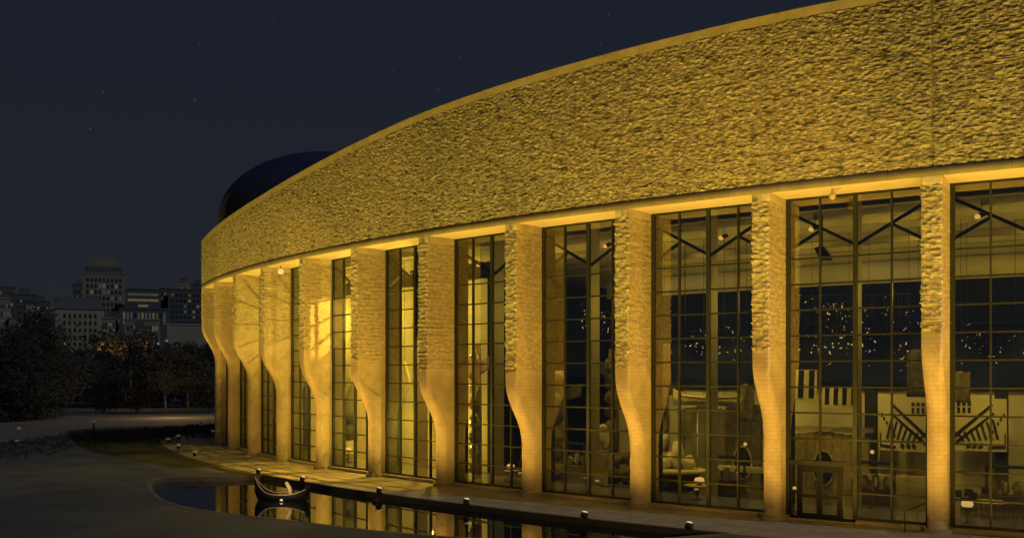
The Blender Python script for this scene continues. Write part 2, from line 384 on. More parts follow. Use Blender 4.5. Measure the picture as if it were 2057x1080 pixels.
# pillars
MIDX = [-3, -1, 0, 1, 2, 3, 4, 5, 6, 7, 8, 9, 10, 13]
MIDY = [6.8, 6.5, 6.07, 5.4, 4.65, 4.4, 4.6, 5.2, 5.95, 6.8, 7.9, 8.9, 9.6, 9.8]
def sstep(t):
    t = np.clip(t, 0, 1); return t*t*t*(t*(6*t - 15) + 10)
def make_pillar(i):
    a = ang(i); mid = float(np.interp(i, MIDX, MIDY)); zr = mid + 2.45
    zs = np.concatenate([np.arange(GROUND, zr, 0.11), np.arange(zr, SOFFIT - 0.36, 0.05), [SOFFIT - 0.36, SOFFIT - 0.34, SOFFIT]])
    S = sstep((zs - (mid - 2.0)) / 4.0)
    d = D2 + 0.36 + (D1 - 0.015 - D2 - 0.36) * S
    r = 0.385 + (0.07 - 0.385) * sstep((zs - (mid - 1.0)) / 3.6)
    hw = PW / 2
    n1, n2, n3 = 16, 7, 12
    rows = []; uvs = []
    T = []; Dd = []; NT = []; ND = []; UU = []
    for k in range(n1):
        f = k/(n1-1); T.append(hw + 0*zs); Dd.append(-0.42 + (d - r + 0.42)*f); NT.append(1.); ND.append(0.); UU.append(Dd[-1])
    for k in range(n2):
        t = (k/(n2-1))*math.pi/2 + 1e-3
        T.append(hw - r + r*math.cos(t)); Dd.append(d - r + r*math.sin(t)); NT.append(math.cos(t)); ND.append(math.sin(t)); UU.append(5.0 + t*0.3 + 0*zs)
    for k in range(1, n3):
        f = k/n3
        T.append((hw - r)*(1 - 2*f)); Dd.append(d + 0*zs); NT.append(0.); ND.append(1.); UU.append(5.47 + (hw - r)*2*f)
    for k in range(n2):
        t = math.pi/2 + (k/(n2-1))*math.pi/2 - 1e-3
        T.append(-hw + r + r*math.cos(t)); Dd.append(d - r + r*math.sin(t)); NT.append(math.cos(t)); ND.append(math.sin(t)); UU.append(5.47 + 2*(hw - r) + (t - math.pi/2)*0.3 + 0*zs)
    for k in range(n1):
        f = 1 - k/(n1-1); T.append(-hw + 0*zs); Dd.append(-0.42 + (d - r + 0.42)*f); NT.append(-1.); ND.append(0.); UU.append(9 + Dd[-1])
    T = np.stack(T, 1); Dd = np.stack(Dd, 1); UU = np.stack(UU, 1); NT = np.array(NT)[None]; ND = np.array(ND)[None]
    ZZ = np.broadcast_to(zs[:, None], T.shape)
    # perimeter coordinate for the relief
    peri = np.concatenate([np.zeros((len(zs), 1)), np.cumsum(np.hypot(np.diff(T, axis=1), np.diff(Dd, axis=1)), 1)], 1)
    rel = (rough_stone(peri + 13.0*i, ZZ, 20 + int(i), 0.125, 0.24) - 0.05)*1.3
    jag = zr + 0.16*(vnoise(peri*3 + i*9, ZZ*0 + 0.5, 33) - 0.5)
    mask = ((ZZ > jag) & (ZZ < SOFFIT - 0.35)).astype(float)
    amp = np.where(ND > 0.5, 1.0, 0.22)
    rel = rel * mask * amp
    T = T + NT*rel; Dd = Dd + ND*rel
    ca, sa = math.cos(a), math.sin(a)
    rad = RG + Dd
    X = CX + rad*sa + T*ca; Y = CY - rad*ca + T*sa
    P = np.stack([X, Y, ZZ], -1)
    o = grid_mesh('pillar', P - np.array(MLOC), M_block, np.stack([UU, ZZ], -1), parent=museum)
    me = o.data; me.materials.append(M_rough)
    ncol = T.shape[1]
    mi = ((mask[:-1, :-1] + mask[1:, 1:]) > 1.5).astype(np.int32).reshape(-1)
    me.polygons.foreach_set('material_index', mi)
    # rounded foot
    pl = MB(); q = D2 + 0.36 + 0.17; hw2 = hw + 0.17
    pts = [(hw2, -0.1)] + [(hw2*math.cos(t), q - hw2 + hw2*math.sin(t)) for t in [k*math.pi/14 for k in range(15)]] + [(-hw2, -0.1)]
    lo = []; hi = []; hi2 = []
    for t, dd in pts:
        rr = RG + dd
        lo.append(pl.bm.verts.new(Vector((CX + rr*sa + t*ca, CY - rr*ca + t*sa, GROUND)) - MLOC))
        hi.append(pl.bm.verts.new(Vector((CX + rr*sa + t*ca, CY - rr*ca + t*sa, GROUND + 0.2)) - MLOC))
    for k in range(len(pts) - 1): pl.bm.faces.new((lo[k], lo[k+1], hi[k+1], hi[k]))
    pl.bm.faces.new(hi)
    p = pl.build('plinth', M_band, o)
    return o
for i in range(-2, 11): make_pillar(i)

# windows: one per bay, between pillar i (left) and pillar i-1 (right)
BAYW = (pol(ang(0), RG) + Vector((math.cos(ang(0)), math.sin(ang(0)), 0))*PW/2 - (pol(ang(-1), RG) - Vector((math.cos(ang(-1)), math.sin(ang(-1)), 0))*PW/2)).length
TR = 1.214
def window_meshes(door):
    W = BAYW; b = MB()
    muls = [(0.0, 0.20), (0.25, 0.075), (0.5, 0.19), (0.75, 0.075), (1.0, 0.16)]
    xs = []
    for u, w in muls:
        x = u*W
        x0, x1 = (x, x + w) if u == 0 else ((x - w, x) if u == 1 else (x - w/2, x + w/2))
        xs.append((x0, x1))
        z0 = 2.5 if (door and u == 0.25) else 0
        b.box(x0, x1, -0.06, 0.12, z0, SOFFIT)
    for k in range(0, 11):
        z = 0.0 if k == 0 else TR*k
        hgt = 0.11 if k == 0 else 0.075
        for s in range(4):
            if door and s < 2 and k < 2: continue
            x0, x1 = xs[s][1], xs[s+1][0]
            z0 = z if k == 0 else z - hgt/2
            if door and s < 2 and k == 2:
                b.box(x0, xs[s+1][1] if s == 0 else x1, -0.14, 0.12, 2.40, 2.62) if s == 0 else b.box(x0, x1, -0.14, 0.12, 2.40, 2.62)
                continue
            b.box(x0, x1, -0.045, 0.10, z0, z0 + hgt)
    for s in range(4): b.box(xs[s][1], xs[s+1][0], -0.045, 0.10, SOFFIT - 0.09, SOFFIT)
    frame = b.build('window', M_frame)
    br = MB()
    zc = 12.35
    def P(u, z): return (u*W, 0.22, z)
    for p, q in ((P(0.0, 14.45), P(0.5, zc + 0.3)), (P(0.0, zc + 0.2), P(0.245, 13.45)), (P(0.5, zc + 0.3), P(1.0, 14.45)), (P(0.755, 13.45), P(1.0, zc + 0.2))):
        br.bar(p, q, 0.14, 0.13, up=(0, 1, 0))
    brace = br.build('brace', M_frame)
    pn = MB()
    def quad(x0, x1, z0, z1): 
        pn.bm.faces.new([pn.bm.verts.new(v) for v in ((x0, 0.02, z0), (x1, 0.02, z0), (x1, 0.02, z1), (x0, 0.02, z1))])
    if door: quad(0, W*0.5, 2.5, SOFFIT); quad(W*0.5, W, 0, SOFFIT)
    else: quad(0, W, 0, SOFFIT)
    pane = pn.build('pane', M_glass)
    cl = MB(); cl.box(W*0.5 - 0.05, W*0.5 + 0.05, 0.13, 1.0, 0.0, SOFFIT); col = cl.build('inner_column', M_pale)
    for k in (0,):
        e = MB(); e.box(-0.02, 0.10, 0.13, 1.05, 0.0, SOFFIT)
        edge = e.build('reveal', M_frame)
    sl = MB()
    sl.box(W*0.5 + 0.1 if door else -0.1, W + 0.1, -0.42, 0.12, GROUND + 0.004, -0.002)
    if door: sl.box(-0.05, W*0.5 + 0.097, -0.3, 0.14, GROUND + 0.004, -0.12)
    sill = sl.build('sill', M_band, bevel=0.02)
    return frame, [brace, pane, col, edge, sill]
first = {}
def place_window(i):
    door = (i == 1)
    a0, a1 = ang(i), ang(i - 1)
    p0 = pol(a0, RG) + Vector((math.cos(a0), math.sin(a0), 0))*PW/2
    p1 = pol(a1, RG) - Vector((math.cos(a1), math.sin(a1), 0))*PW/2
    rz = math.atan2(p1.y - p0.y, p1.x - p0.x)
    if door not in first:
        first[door] = window_meshes(door); f, ch = first[door]
        for c in ch: c.parent = f
    else:
        f0, ch0 = first[door]
        f = f0.copy(); C.objects.link(f)
        for c0 in ch0:
            c = c0.copy(); C.objects.link(c); c.parent = f
    f.parent = museum; f.location = p0 - MLOC; f.rotation_euler = (0, 0, rz)
    return f, p0, rz
for i in range(-1, 11):
    f, p0, rz = place_window(i)
    if i == 1: doorbay = (f, p0, rz)
# entrance doors in the left half of the door bay
f, p0, rz = doorbay
W = BAYW
b = MB()
b.box(0.20, 0.62, -0.10, 0.10, -0.10, 2.40); 
b.box(0.62, 2.60, -0.10, 0.10, 2.24, 2.397)
b.box(2.60, 2.70, -0.10, 0.10, -0.10, 2.397)
b.box(2.70, 3.10, -0.08, 0.06, -0.10, 0.0); b.box(2.70, 3.10, -0.08, 0.06, 1.15, 1.25)
# left sidelight is open between two posts
door_o = MB()
door_o.box(0.20, 0.27, -0.10, 0.10, -0.12, 2.40); door_o.box(0.55, 0.66, -0.10, 0.10, -0.12, 2.40)
door_o.box(0.27, 0.55, -0.08, 0.08, -0.12, -0.02); door_o.box(0.27, 0.55, -0.08, 0.08, 1.05, 1.13)
door_o.box(0.66, 2.54, -0.10, 0.10, 2.24, 2.398); door_o.box(2.54, 2.66, -0.10, 0.10, -0.12, 2.40)
door_o.box(2.66, 3.12, -0.08, 0.08, 1.05, 1.13); door_o.box(2.66, 3.12, -0.08, 0.08, -0.12, -0.02)
b.bm.free()
door = door_o.build('entrance_door', M_door, museum); door.location = p0 - MLOC; door.rotation_euler = (0, 0, rz)
for x0, x1 in ((0.27, 0.55), (2.66, 3.12)):
    dg = MB(); dg.bm.faces.new([dg.bm.verts.new(v) for v in ((x0, 0.0, 0), (x1, 0.0, 0), (x1, 0.0, 2.39), (x0, 0.0, 2.39))])
    dg.build('sidelight_pane', M_glass, door)
for k in range(2):
    x0 = 0.665 + k*0.94; x1 = x0 + 0.93
    lf = MB(); sw = 0.13
    lf.box(x0, x0 + sw, -0.06, 0.0, -0.11, 2.235); lf.box(x1 - sw, x1, -0.06, 0.0, -0.11, 2.235)
    lf.box(x0 + sw, x1 - sw, -0.055, -0.005, -0.11, 0.14); lf.box(x0 + sw, x1 - sw, -0.055, -0.005, 2.08, 2.235); lf.box(x0 + sw, x1 - sw, -0.055, -0.005, 0.88, 1.02)
    hx = x1 - sw/2 if k == 0 else x0 + sw/2
    lf.bar((hx, -0.11, 0.8), (hx, -0.11, 1.3), 0.03); lf.bar((hx, -0.11, 0.83), (hx, -0.05, 0.83), 0.02); lf.bar((hx, -0.11, 1.27), (hx, -0.05, 1.27), 0.02)
    lf.bm.faces.new([lf.bm.verts.new(v) for v in ((x0 + sw, -0.03, 0.14), (x1 - sw, -0.03, 0.14), (x1 - sw, -0.03, 2.08), (x0 + sw, -0.03, 2.08))]).material_index = 1
    lf.build('door_leaf', [M_door, M_glass], door)

# hall inside
DEPTH = 18.0
RB = RG - DEPTH
def inner(name, prof, m, i0=-2.6, i1=10.04, parent=museum, n=160):
    return ring_strip(name, prof, m, parent=parent, n=n, i0=i0, i1=i1)
inner('hall_floor', [(RG - 0.02, -0.004), (RB - 0.2, -0.004)], M_floor)
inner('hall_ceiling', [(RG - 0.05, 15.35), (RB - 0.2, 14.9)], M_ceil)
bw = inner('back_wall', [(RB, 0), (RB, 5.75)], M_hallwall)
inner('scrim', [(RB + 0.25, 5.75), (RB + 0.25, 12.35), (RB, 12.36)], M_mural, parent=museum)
inner('cornice', [(RB, 12.38), (RB + 0.5, 12.38), (RB + 0.5, 13.7), (RB, 13.75), (RB, 15)], M_hallwall)
for k, d in enumerate((1.6, 4.0, 6.4, 8.8, 11.2, 13.6, 16.0)):
    r = RG - d; zc = 15.3 - d*0.022
    inner('ceiling_beam', [(r, zc - 0.02), (r, zc - 0.62), (r - 0.5, zc - 0.62), (r - 0.5, zc - 0.02)], M_beam)
# end walls
for iend in (-2.62, 10.08):
    a = ang(iend); e = MB()
    p, q = pol(a, RG - 0.45) - MLOC, pol(a, RB - 6) - MLOC
    e.bar((p.x, p.y, 9.0), (q.x, q.y, 9.0), 0.3, 18.0); e.build('end_wall', M_hallwall, museum)
# pale partition that closes the lit gallery at the far left bays
inner('gallery_wall', [(RG - 5.5, 0), (RG - 5.5, 13.2)], M_hallwall, i0=4.35, i1=10.0, n=80)
pp = MB(); a = ang(4.35); p, q = pol(a, RG - 5.5) - MLOC, pol(a, RB) - MLOC
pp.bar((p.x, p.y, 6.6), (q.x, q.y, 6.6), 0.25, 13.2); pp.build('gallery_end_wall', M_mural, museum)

# ------------------------------------------------------------------ things in the hall
def inside(px, depth, z=0.0):
    """a spot behind the glass: world place and turn so that local -y faces out through the window"""
    x, y = hit(px, RG - depth); return (x, y, z), bearing(x, y)
def hscale(px, depth): return hit(px, RG - depth)[1] / F_PX

def totem(px, depth, hgt, wid, label, seed, m1=M_cedar, m2=M_carve, group='carved poles in the hall'):
    loc, rz = inside(px, depth); rnd = random.Random(seed)
    t = empty('totem_pole', loc, rz, label, 'totem pole', group)
    s = MB(); s.lathe([(wid*0.5, 0), (wid*0.5, hgt*0.5), (wid*0.42, hgt)], 18, sy=0.7); s.build('pole_shaft', m1, t)
    z = 0.15; k = 0
    while z < hgt - 0.6:
        h = rnd.uniform(0.8, 1.3); 
        fg = MB()
        fg.blob((0, -wid*0.28, z + h*0.5), wid*0.56, wid*0.34, h*0.52, 14, 0.06, seed + k)
        for sx in (-1, 1):
            fg.blob((sx*wid*0.24, -wid*0.58, z + h*0.66), wid*0.12, wid*0.07, h*0.09, 8, 0.02, k)
            fg.bar((sx*wid*0.55, -wid*0.3, z + h*0.45), (sx*wid*0.2, -wid*0.58, z + h*0.2), wid*0.12)
        if k % 2 == 0: fg.prism([(-wid*0.10, z + h*0.5), (wid*0.10, z + h*0.5), (0, z + h*0.3)], -wid*0.95, -wid*0.5)
        fg.bar((-wid*0.25, -wid*0.6, z + h*0.28), (wid*0.25, -wid*0.6, z + h*0.28), h*0.07)
        fg.build('carved_figure', m2 if k % 2 else m1, t)
        z += h; k += 1
    if hgt > 6:
        for sx in (-1, 1):
            w_ = MB(); w_.prism([(sx*wid*0.4, hgt - 1.2), (sx*wid*1.5, hgt - 0.8), (sx*wid*1.4, hgt - 1.6), (sx*wid*0.5, hgt - 1.9)], -0.08, 0.08)
            w_.build('wing', m2, t)
    return t
totem(958, 3.0, 8.6, 0.75, 'tall slim carved pole in the window right of fifth pillar from right', 3, M_cedar, M_gilt)
totem(1122, 6.0, 6.9, 1.3, 'broad dark carved pole in the window right of fourth pillar from right', 11)
totem(1232, 12.0, 8.4, 0.9, 'carved pole half hidden behind the third pillar from right', 19)
totem(1330, 11.0, 7.2, 1.0, 'carved pole rising behind the pale sculpture on a round base', 23)

def blob_group(name, loc, rz, parts, m, label, cat, plinth=None):
    t = empty(name, loc, rz, label, cat)
    if plinth: MB().lathe(plinth, 28).build('plinth', M_white, t)
    for k, (c, r) in enumerate(parts):
        MB().blob(c, *r, 12, 0.12, k*7 + 1).build('carved_figure', m, t)
    return t
loc, rz = inside(1352, 6.5)
t = empty('carved_group', loc, rz, 'pale lumpy sculpture on a wide round base with dark lower drum', 'sculpture')
MB().lathe([(1.55, 0.0), (1.55, 0.95)], 32, sy=0.9).build('drum', M_carve, t)
MB().lathe([(2.0, 0.96), (2.05, 1.0), (2.05, 1.1), (1.9, 1.14)], 36, sy=0.9).build('round_base', M_white, t)
for k, (c, r) in enumerate([((-0.9, -0.2, 1.75), (0.55, 0.5, 0.7)), ((-0.75, 0, 2.75), (0.42, 0.4, 0.5)), ((-0.1, 0.2, 1.6), (0.5, 0.5, 0.55)), ((0.45, -0.2, 1.95), (0.35, 0.35, 0.85)), ((0.95, 0.1, 1.5), (0.45, 0.4, 0.42)), ((-0.3, -0.5, 1.45), (0.4, 0.3, 0.35))]):
    MB().blob(c, *r, 14, 0.14, k*5 + 2).build('carved_figure', M_white, t)
loc, rz = inside(1258, 6.5)
blob_group('carved_animals', loc, rz, [((-1.0, 0, 0.55), (0.8, 0.5, 0.55)), ((0.2, 0, 0.6), (0.75, 0.5, 0.6)), ((1.1, 0, 0.7), (0.6, 0.5, 0.65)), ((0.3, 0.1, 1.6), (0.8, 0.4, 0.35)), ((-0.5, 0.1, 1.45), (0.5, 0.4, 0.3))], M_carve,
           'low dark carved cluster in the lower window left of third pillar from right', 'sculpture')
loc, rz = inside(1213, 4.5)
t = empty('figure_statue', loc, rz, 'pale square headed statue on a slim stand beside the window mullion', 'statue')
MB().lathe([(0.30, 0), (0.32, 0.12), (0.26, 0.18), (0.30, 2.0), (0.36, 2.2)], 18).build('stand', M_cedar, t)
MB().blob((0, 0, 2.75), 0.38, 0.36, 0.62, 14, 0.08, 4).build('torso', M_white, t)
MB().blob((0, -0.05, 3.45), 0.26, 0.26, 0.28, 12, 0.05, 5).build('head', M_white, t)

def canoe_mesh(L, Wd, H, rise_l, rise_r, n=40):
    rows = []
    for k in range(n + 1):
        u = k/n*2 - 1
        w = Wd*(1 - abs(u)**2.6)*0.5 + 0.012
        sheer = H + (rise_l if u < 0 else rise_r)*abs(u)**3.2
        keel = (rise_l if u < 0 else rise_r)*0.55*max(0, (abs(u) - 0.82)/0.18)**1.5
        ring = []
        for j in range(9):
            q = j/8*2 - 1
            y = w*math.copysign(abs(q)**0.55, q) if q else 0
            z = keel + (sheer - keel)*abs(q)**2.4
            ring.append((u*L/2, y, z))
        rows.append(ring)
    return np.array(rows)
def canoe(name, L, Wd, H, rl, rr, m, mg, parent):
    P = canoe_mesh(L, Wd, H, rl, rr)
    o = grid_mesh('hull', P, m, parent=parent)
    sol = o.modifiers.new('thick', 'SOLIDIFY'); sol.thickness = 0.035; sol.offset = 0
    g = MB()
    for j in (0, 8): g.tube([tuple(p) for p in P[:, j]], 0.022 if L < 4 else 0.05, 6)
    gw = g.build('gunwale', mg, parent)
    return o, gw
loc, rz = inside(1420, 7.0, zat(812, hit(1420, RG - 7)[1]))
t = empty('hanging_canoe', loc, rz, 'pale carved canoe hung in the window left of second pillar from right', 'canoe')
canoe('hull', 4.4, 0.85, 0.42, 0.45, 0.1, M_white, M_gun, t)
cb = MB()
for sx in (-1.4, -0.2, 1.1): cb.tube([(sx, 0, 0.3), (sx, 0, 14.6 - loc[2])], 0.015, 5)
cb.build('cable', M_black, t)
pr = MB()
for sx in (-0.6, 0.45): pr.tube([(sx, 0.0, -0.0), (sx, 0.0, -loc[2] + 0.01)], 0.04, 6)
pr.build('prop', M_gun, t)

def house_front(px, depth, w, h, label, hole, seed, m=M_cedar):
    loc, rz = inside(px, depth); t = empty('plank_house_front', loc, rz, label, 'house front', 'plank house fronts in the hall')
    b = MB(); n = max(4, int(w/0.5)); rnd = random.Random(seed)
    for k in range(n):
        x0 = -w/2 + w*k/n; b.box(x0 + 0.01, x0 + w/n - 0.01, rnd.uniform(-0.03, 0.03), 0.3, 0, h - abs(k - n/2 + 0.5)*0.12*w/n)
    b.build('plank_wall', m, t)
    MB().box(-w/2 - 0.2, w/2 + 0.2, -0.12, 0.34, h, h + 0.28).build('eave_board', M_pale, t)
    if hole:
        d = MB(); d.prism([(0.55*math.cos(q), 1.15 + 0.95*math.sin(q)) for q in [k*math.pi/12 for k in range(24)]], -0.06, -0.035); d.build('doorway', M_blackpaint, t)
        rg = MB(); rg.tube([(0.62*math.cos(q), -0.06, 1.15 + 1.02*math.sin(q)) for q in [k*math.pi/12 for k in range(25)]], 0.06, 6); rg.build('door_surround', M_pale, t)
    return t
house_front(1410, 13.0, 3.6, 4.6, 'plain plank house front behind the hanging pale canoe', False, 1, M_hallwall)
house_front(1655, 12.0, 5.2, 3.3, 'plank house front below the black and white striped panels', True, 2)
house_front(1492, 12.5, 2.4, 4.9, 'narrow dark plank house front beside second pillar from right', True, 3, M_carve)

def striped(px, depth, z0, z1, w, n, label):
    loc, rz = inside(px, depth, z0); t = empty('striped_panel', loc, rz, label, 'striped panel', 'black and white striped panels')
    MB().box(-w/2, w/2, -0.05, 0.05, 0, z1 - z0).build('board', M_white, t)
    s = MB()
    for k in range(n):
        x = -w/2 + w*(k + 0.5)/n
        s.prism([(x - w/n*0.27, 0.02), (x + w/n*0.22, 0.02), (x + w/n*0.30, z1 - z0 - 0.02), (x - w/n*0.2, z1 - z0 - 0.02)], -0.075, -0.053)
    s.build('stripes', M_blackpaint, t)
    MB().box(-w/2 - 0.1, w/2 + 0.1, -0.09, 0.09, -0.16, -0.005).build('rail', M_pale, t)
Zb = hit(1625, RG - 11)[1]
striped(1620, 11.0, zat(800, Zb), zat(742, Zb), 1.25, 2, 'striped panel with two black bars, left of the pair above the doors')
striped(1688, 11.0, zat(812, Zb), zat(776, Zb), 2.0, 4, 'wider striped panel with four slanted black bars, above the entrance doors')

# painted screens with slanted bands on the back wall by the right hand pillar
def screen(px, depth, z0, w, h, flip, label):
    loc, rz = inside(px, depth, z0); t = empty('painted_screen', loc, rz, label, 'wall painting', 'painted screens on the pale wall')
    MB().box(-w/2, w/2, -0.04, 0.04, 0, h).build('board', M_hallwall, t)
    s = MB(); s_ = -1 if flip else 1
    def quad(pts): 
        pts = [(s_*x*w/2, y*h) for x, y in pts]
        if flip: pts = list(reversed(pts))
        s.prism(pts, -0.065, -0.042)
    for k in range(7):
        x = -0.55 + 0.20*k; quad([(x, 0.62 - 0.05*k), (x + 0.08, 0.60 - 0.05*k), (x - 0.10, 0.22 - 0.01*k), (x - 0.18, 0.24 - 0.01*k)])
    quad([(-0.55, 0.88), (-0.45, 0.90), (0.98, 0.26), (0.98, 0.16)])
    quad([(-0.60, 0.72), (-0.52, 0.74), (0.85, 0.16), (0.8, 0.10)])
    for k in range(6):
        x = -0.95 + 0.1*k; quad([(x, 0.70 - 0.08*k), (x + 0.06, 0.74 - 0.08*k), (x + 0.10, 0.68 - 0.08*k), (x + 0.04, 0.64 - 0.08*k)])
    for k in range(4):
        x = 0.25 + 0.19*k; quad([(x, 0.86), (x + 0.13, 0.86), (x + 0.13, 0.93), (x, 0.93)]); quad([(x + 0.01, 0.72), (x + 0.12, 0.72), (x + 0.12, 0.83), (x + 0.01, 0.83)])
    quad([(-0.97, 0.06), (-0.92, 0.06), (-0.92, 0.34), (-0.97, 0.34)]); quad([(-0.92, 0.06), (-0.35, 0.04), (-0.35, 0.09), (-0.92, 0.12)])
    for k in range(3):
        x = -0.15 + 0.22*k; quad([(x, 0.16), (x + 0.15, 0.12), (x + 0.12, 0.03), (x - 0.03, 0.07)])
    s.build('painted_bands', M_blackpaint, t)
    return t
Zs = hit(1812, RG - 16.5)[1]
screen(1818, 16.5, zat(905, Zs), 3.0, (905 - 800)*Zs/F_PX, False, 'painted screen of slanted dark bands left of the first pillar')
Zs = hit(1965, RG - 16.5)[1]
screen(1965, 16.5, zat(905, Zs), 3.0, (905 - 800)*Zs/F_PX, True, 'painted screen of slanted dark bands right of the first pillar')
# dark posts on the wall beside the screens
for px, lab in ((1750, 'dark square post left of the slanted band screens'), (2012, 'dark square post near the picture edge beside the painted screen')):
    loc, rz = inside(px, 16.8, 0.0); b = MB(); b.box(-0.35, 0.35, -0.15, 0.15, 0, 5.7); b.box(-0.42, 0.42, -0.22, 0.2, 0, 0.25)
    o = b.build('wall_post', M_blackpaint); o.location = loc; o.rotation_euler = (0, 0, rz); tag(o, lab, 'post', 'dark posts on the hall wall')
# pale benches / counters
def counter(px, depth, w, h, label):
    loc, rz = inside(px, depth); t = empty('counter', loc, rz, label, 'counter', 'long pale counters in the hall')
    MB().box(-w/2, w/2, -0.35, 0.35, h - 0.3, h).build('top', M_pale, t)
    b = MB()
    for k in range(max(2, int(w/1.5))):
        x = -w/2 + 0.3 + (w - 0.6)*k/max(1, int(w/1.5) - 1); b.box(x - 0.06, x + 0.06, -0.28, 0.28, 0, h - 0.303)
    b.build('legs', M_black, t)
counter(1795, 10.0, 4.8, 1.15, 'long pale counter behind the glass right of the entrance doors')
counter(1490, 9.0, 3.4, 1.25, 'pale counter beside the second pillar from right')
counter(960, 6.0, 2.6, 0.9, 'low pale counter below the tall slim carved pole')

# tables and chairs
def chair(loc, rz, label, group='dark chairs in the hall'):
    t = empty('chair', loc, rz, label, 'chair', group)
    MB().box(-0.23, 0.23, -0.22, 0.22, 0.43, 0.48).build('seat', M_black, t)
    MB().box(-0.22, 0.22, 0.2, 0.24, 0.55, 0.92).build('backrest', M_black, t)
    for sx in (-1, 1):
        for sy in (-1, 1):
            MB().bar((sx*0.21, sy*0.2, 0), (sx*0.2, sy*0.19 + (0.02 if sy > 0 else 0), 0.9 if sy > 0 else 0.43), 0.03).build('leg', M_black, t)
def table(px, depth, label, rad=0.6):
    loc, rz = inside(px, depth); t = empty('cafe_table', loc, rz, label, 'table', 'round tables in the hall')
    MB().lathe([(rad - 0.02, 0.72), (rad, 0.73), (rad, 0.755), (rad - 0.02, 0.765)], 28).build('table_top', M_white, t)
    MB().lathe([(0.28, 0), (0.28, 0.03), (0.04, 0.06), (0.04, 0.715)], 14).build('stem', M_black, t)
    return loc, rz
def lamp(px, depth, z, r, label, m=M_lens):
    """a lit globe on a small foot"""
    loc, rz = inside(px, depth, z); t = empty('table_lamp', loc, rz, label, 'lamp', 'small lit lamps in the hall')
    MB().lathe([(r*0.7, 0), (r*0.7, 0.03), (r*0.25, 0.05), (r*0.25, 0.12)], 12).build('foot', M_black, t)
    MB().lathe([(r*0.8, 0.12), (r, 0.12 + r*0.35), (r*0.9, 0.12 + r*0.9), (r*0.4, 0.12 + r*1.1)], 16).build('lamp_shade', m, t)
loc, rz = table(1400, 2.6, 'round white table with a glowing bowl in the window left of second pillar', 0.7)
chair((loc[0] - 0.9, loc[1] - 0.35, 0), rz + 1.6, 'dark chair left of the table with the glowing bowl')
lamp(1405, 2.6, 0.766, 0.27, 'glowing bowl on the round white table')
table(1990, 4.0, 'round table in the rightmost window near the dark chairs', 0.8)
for k, (px, d, r_) in enumerate(((1925, 6.5, 0.4), (1942, 7.2, -0.3), (1960, 6.2, 2.6), (2030, 4.5, 1.2), (2046, 3.0, 0.2), (1980, 8.5, 0.0))):
    loc, rz = inside(px, d)
    chair(loc, rz + r_, ('chair at far left of the rightmost window', 'second chair from left in the rightmost window', 'chair just left of the round table in the rightmost window',
                         'chair right of the round table in the rightmost window', 'nearest chair at the lower right picture edge', 'chair behind the round table in the rightmost window')[k])
lamp(1943, 1.6, 0.62, 0.26, 'bright lamp on a low stand beside the first pillar')
loc, rz = inside(1943, 1.6); o = MB().box(-0.25, 0.25, -0.25, 0.25, 0.56, 0.61).box(-0.03, 0.03, -0.03, 0.03, 0.03, 0.557).box(-0.2, 0.2, -0.2, 0.2, 0, 0.03).build('lamp_stand', M_black)
o.location = loc; o.rotation_euler = (0, 0, rz); tag(o, 'low black stand under the bright lamp beside the first pillar', 'stand')
lamp(1595, 0.8, 1.0, 0.12, 'small bright lamp left of the entrance doors')
loc, rz = inside(1595, 0.8); o = MB().box(-0.14, 0.14, -0.14, 0.14, 0.95, 0.997).box(-0.03, 0.03, -0.03, 0.03, 0.03, 0.947).box(-0.16, 0.16, -0.16, 0.16, 0, 0.03).build('lamp_stand', M_black)
o.location = loc; o.rotation_euler = (0, 0, rz); tag(o, 'slim black stand left of the entrance doors', 'stand')
for px, lab in ((1189, 'round table under a lit lamp in the window left of third pillar'), (1026, 'round table under a lit lamp left of fourth pillar'), (700, 'round table under a lit lamp in the window right of seventh pillar')):
    table(px, 2.2, lab, 0.55)
lamp(1189, 2.2, 0.766, 0.2, 'lit lamp on the table in the window left of third pillar')
lamp(1026, 2.2, 0.766, 0.24, 'lit lamp on the table left of fourth pillar')
lamp(700, 2.2, 0.766, 0.22, 'lit lamp on the table in the window right of seventh pillar')

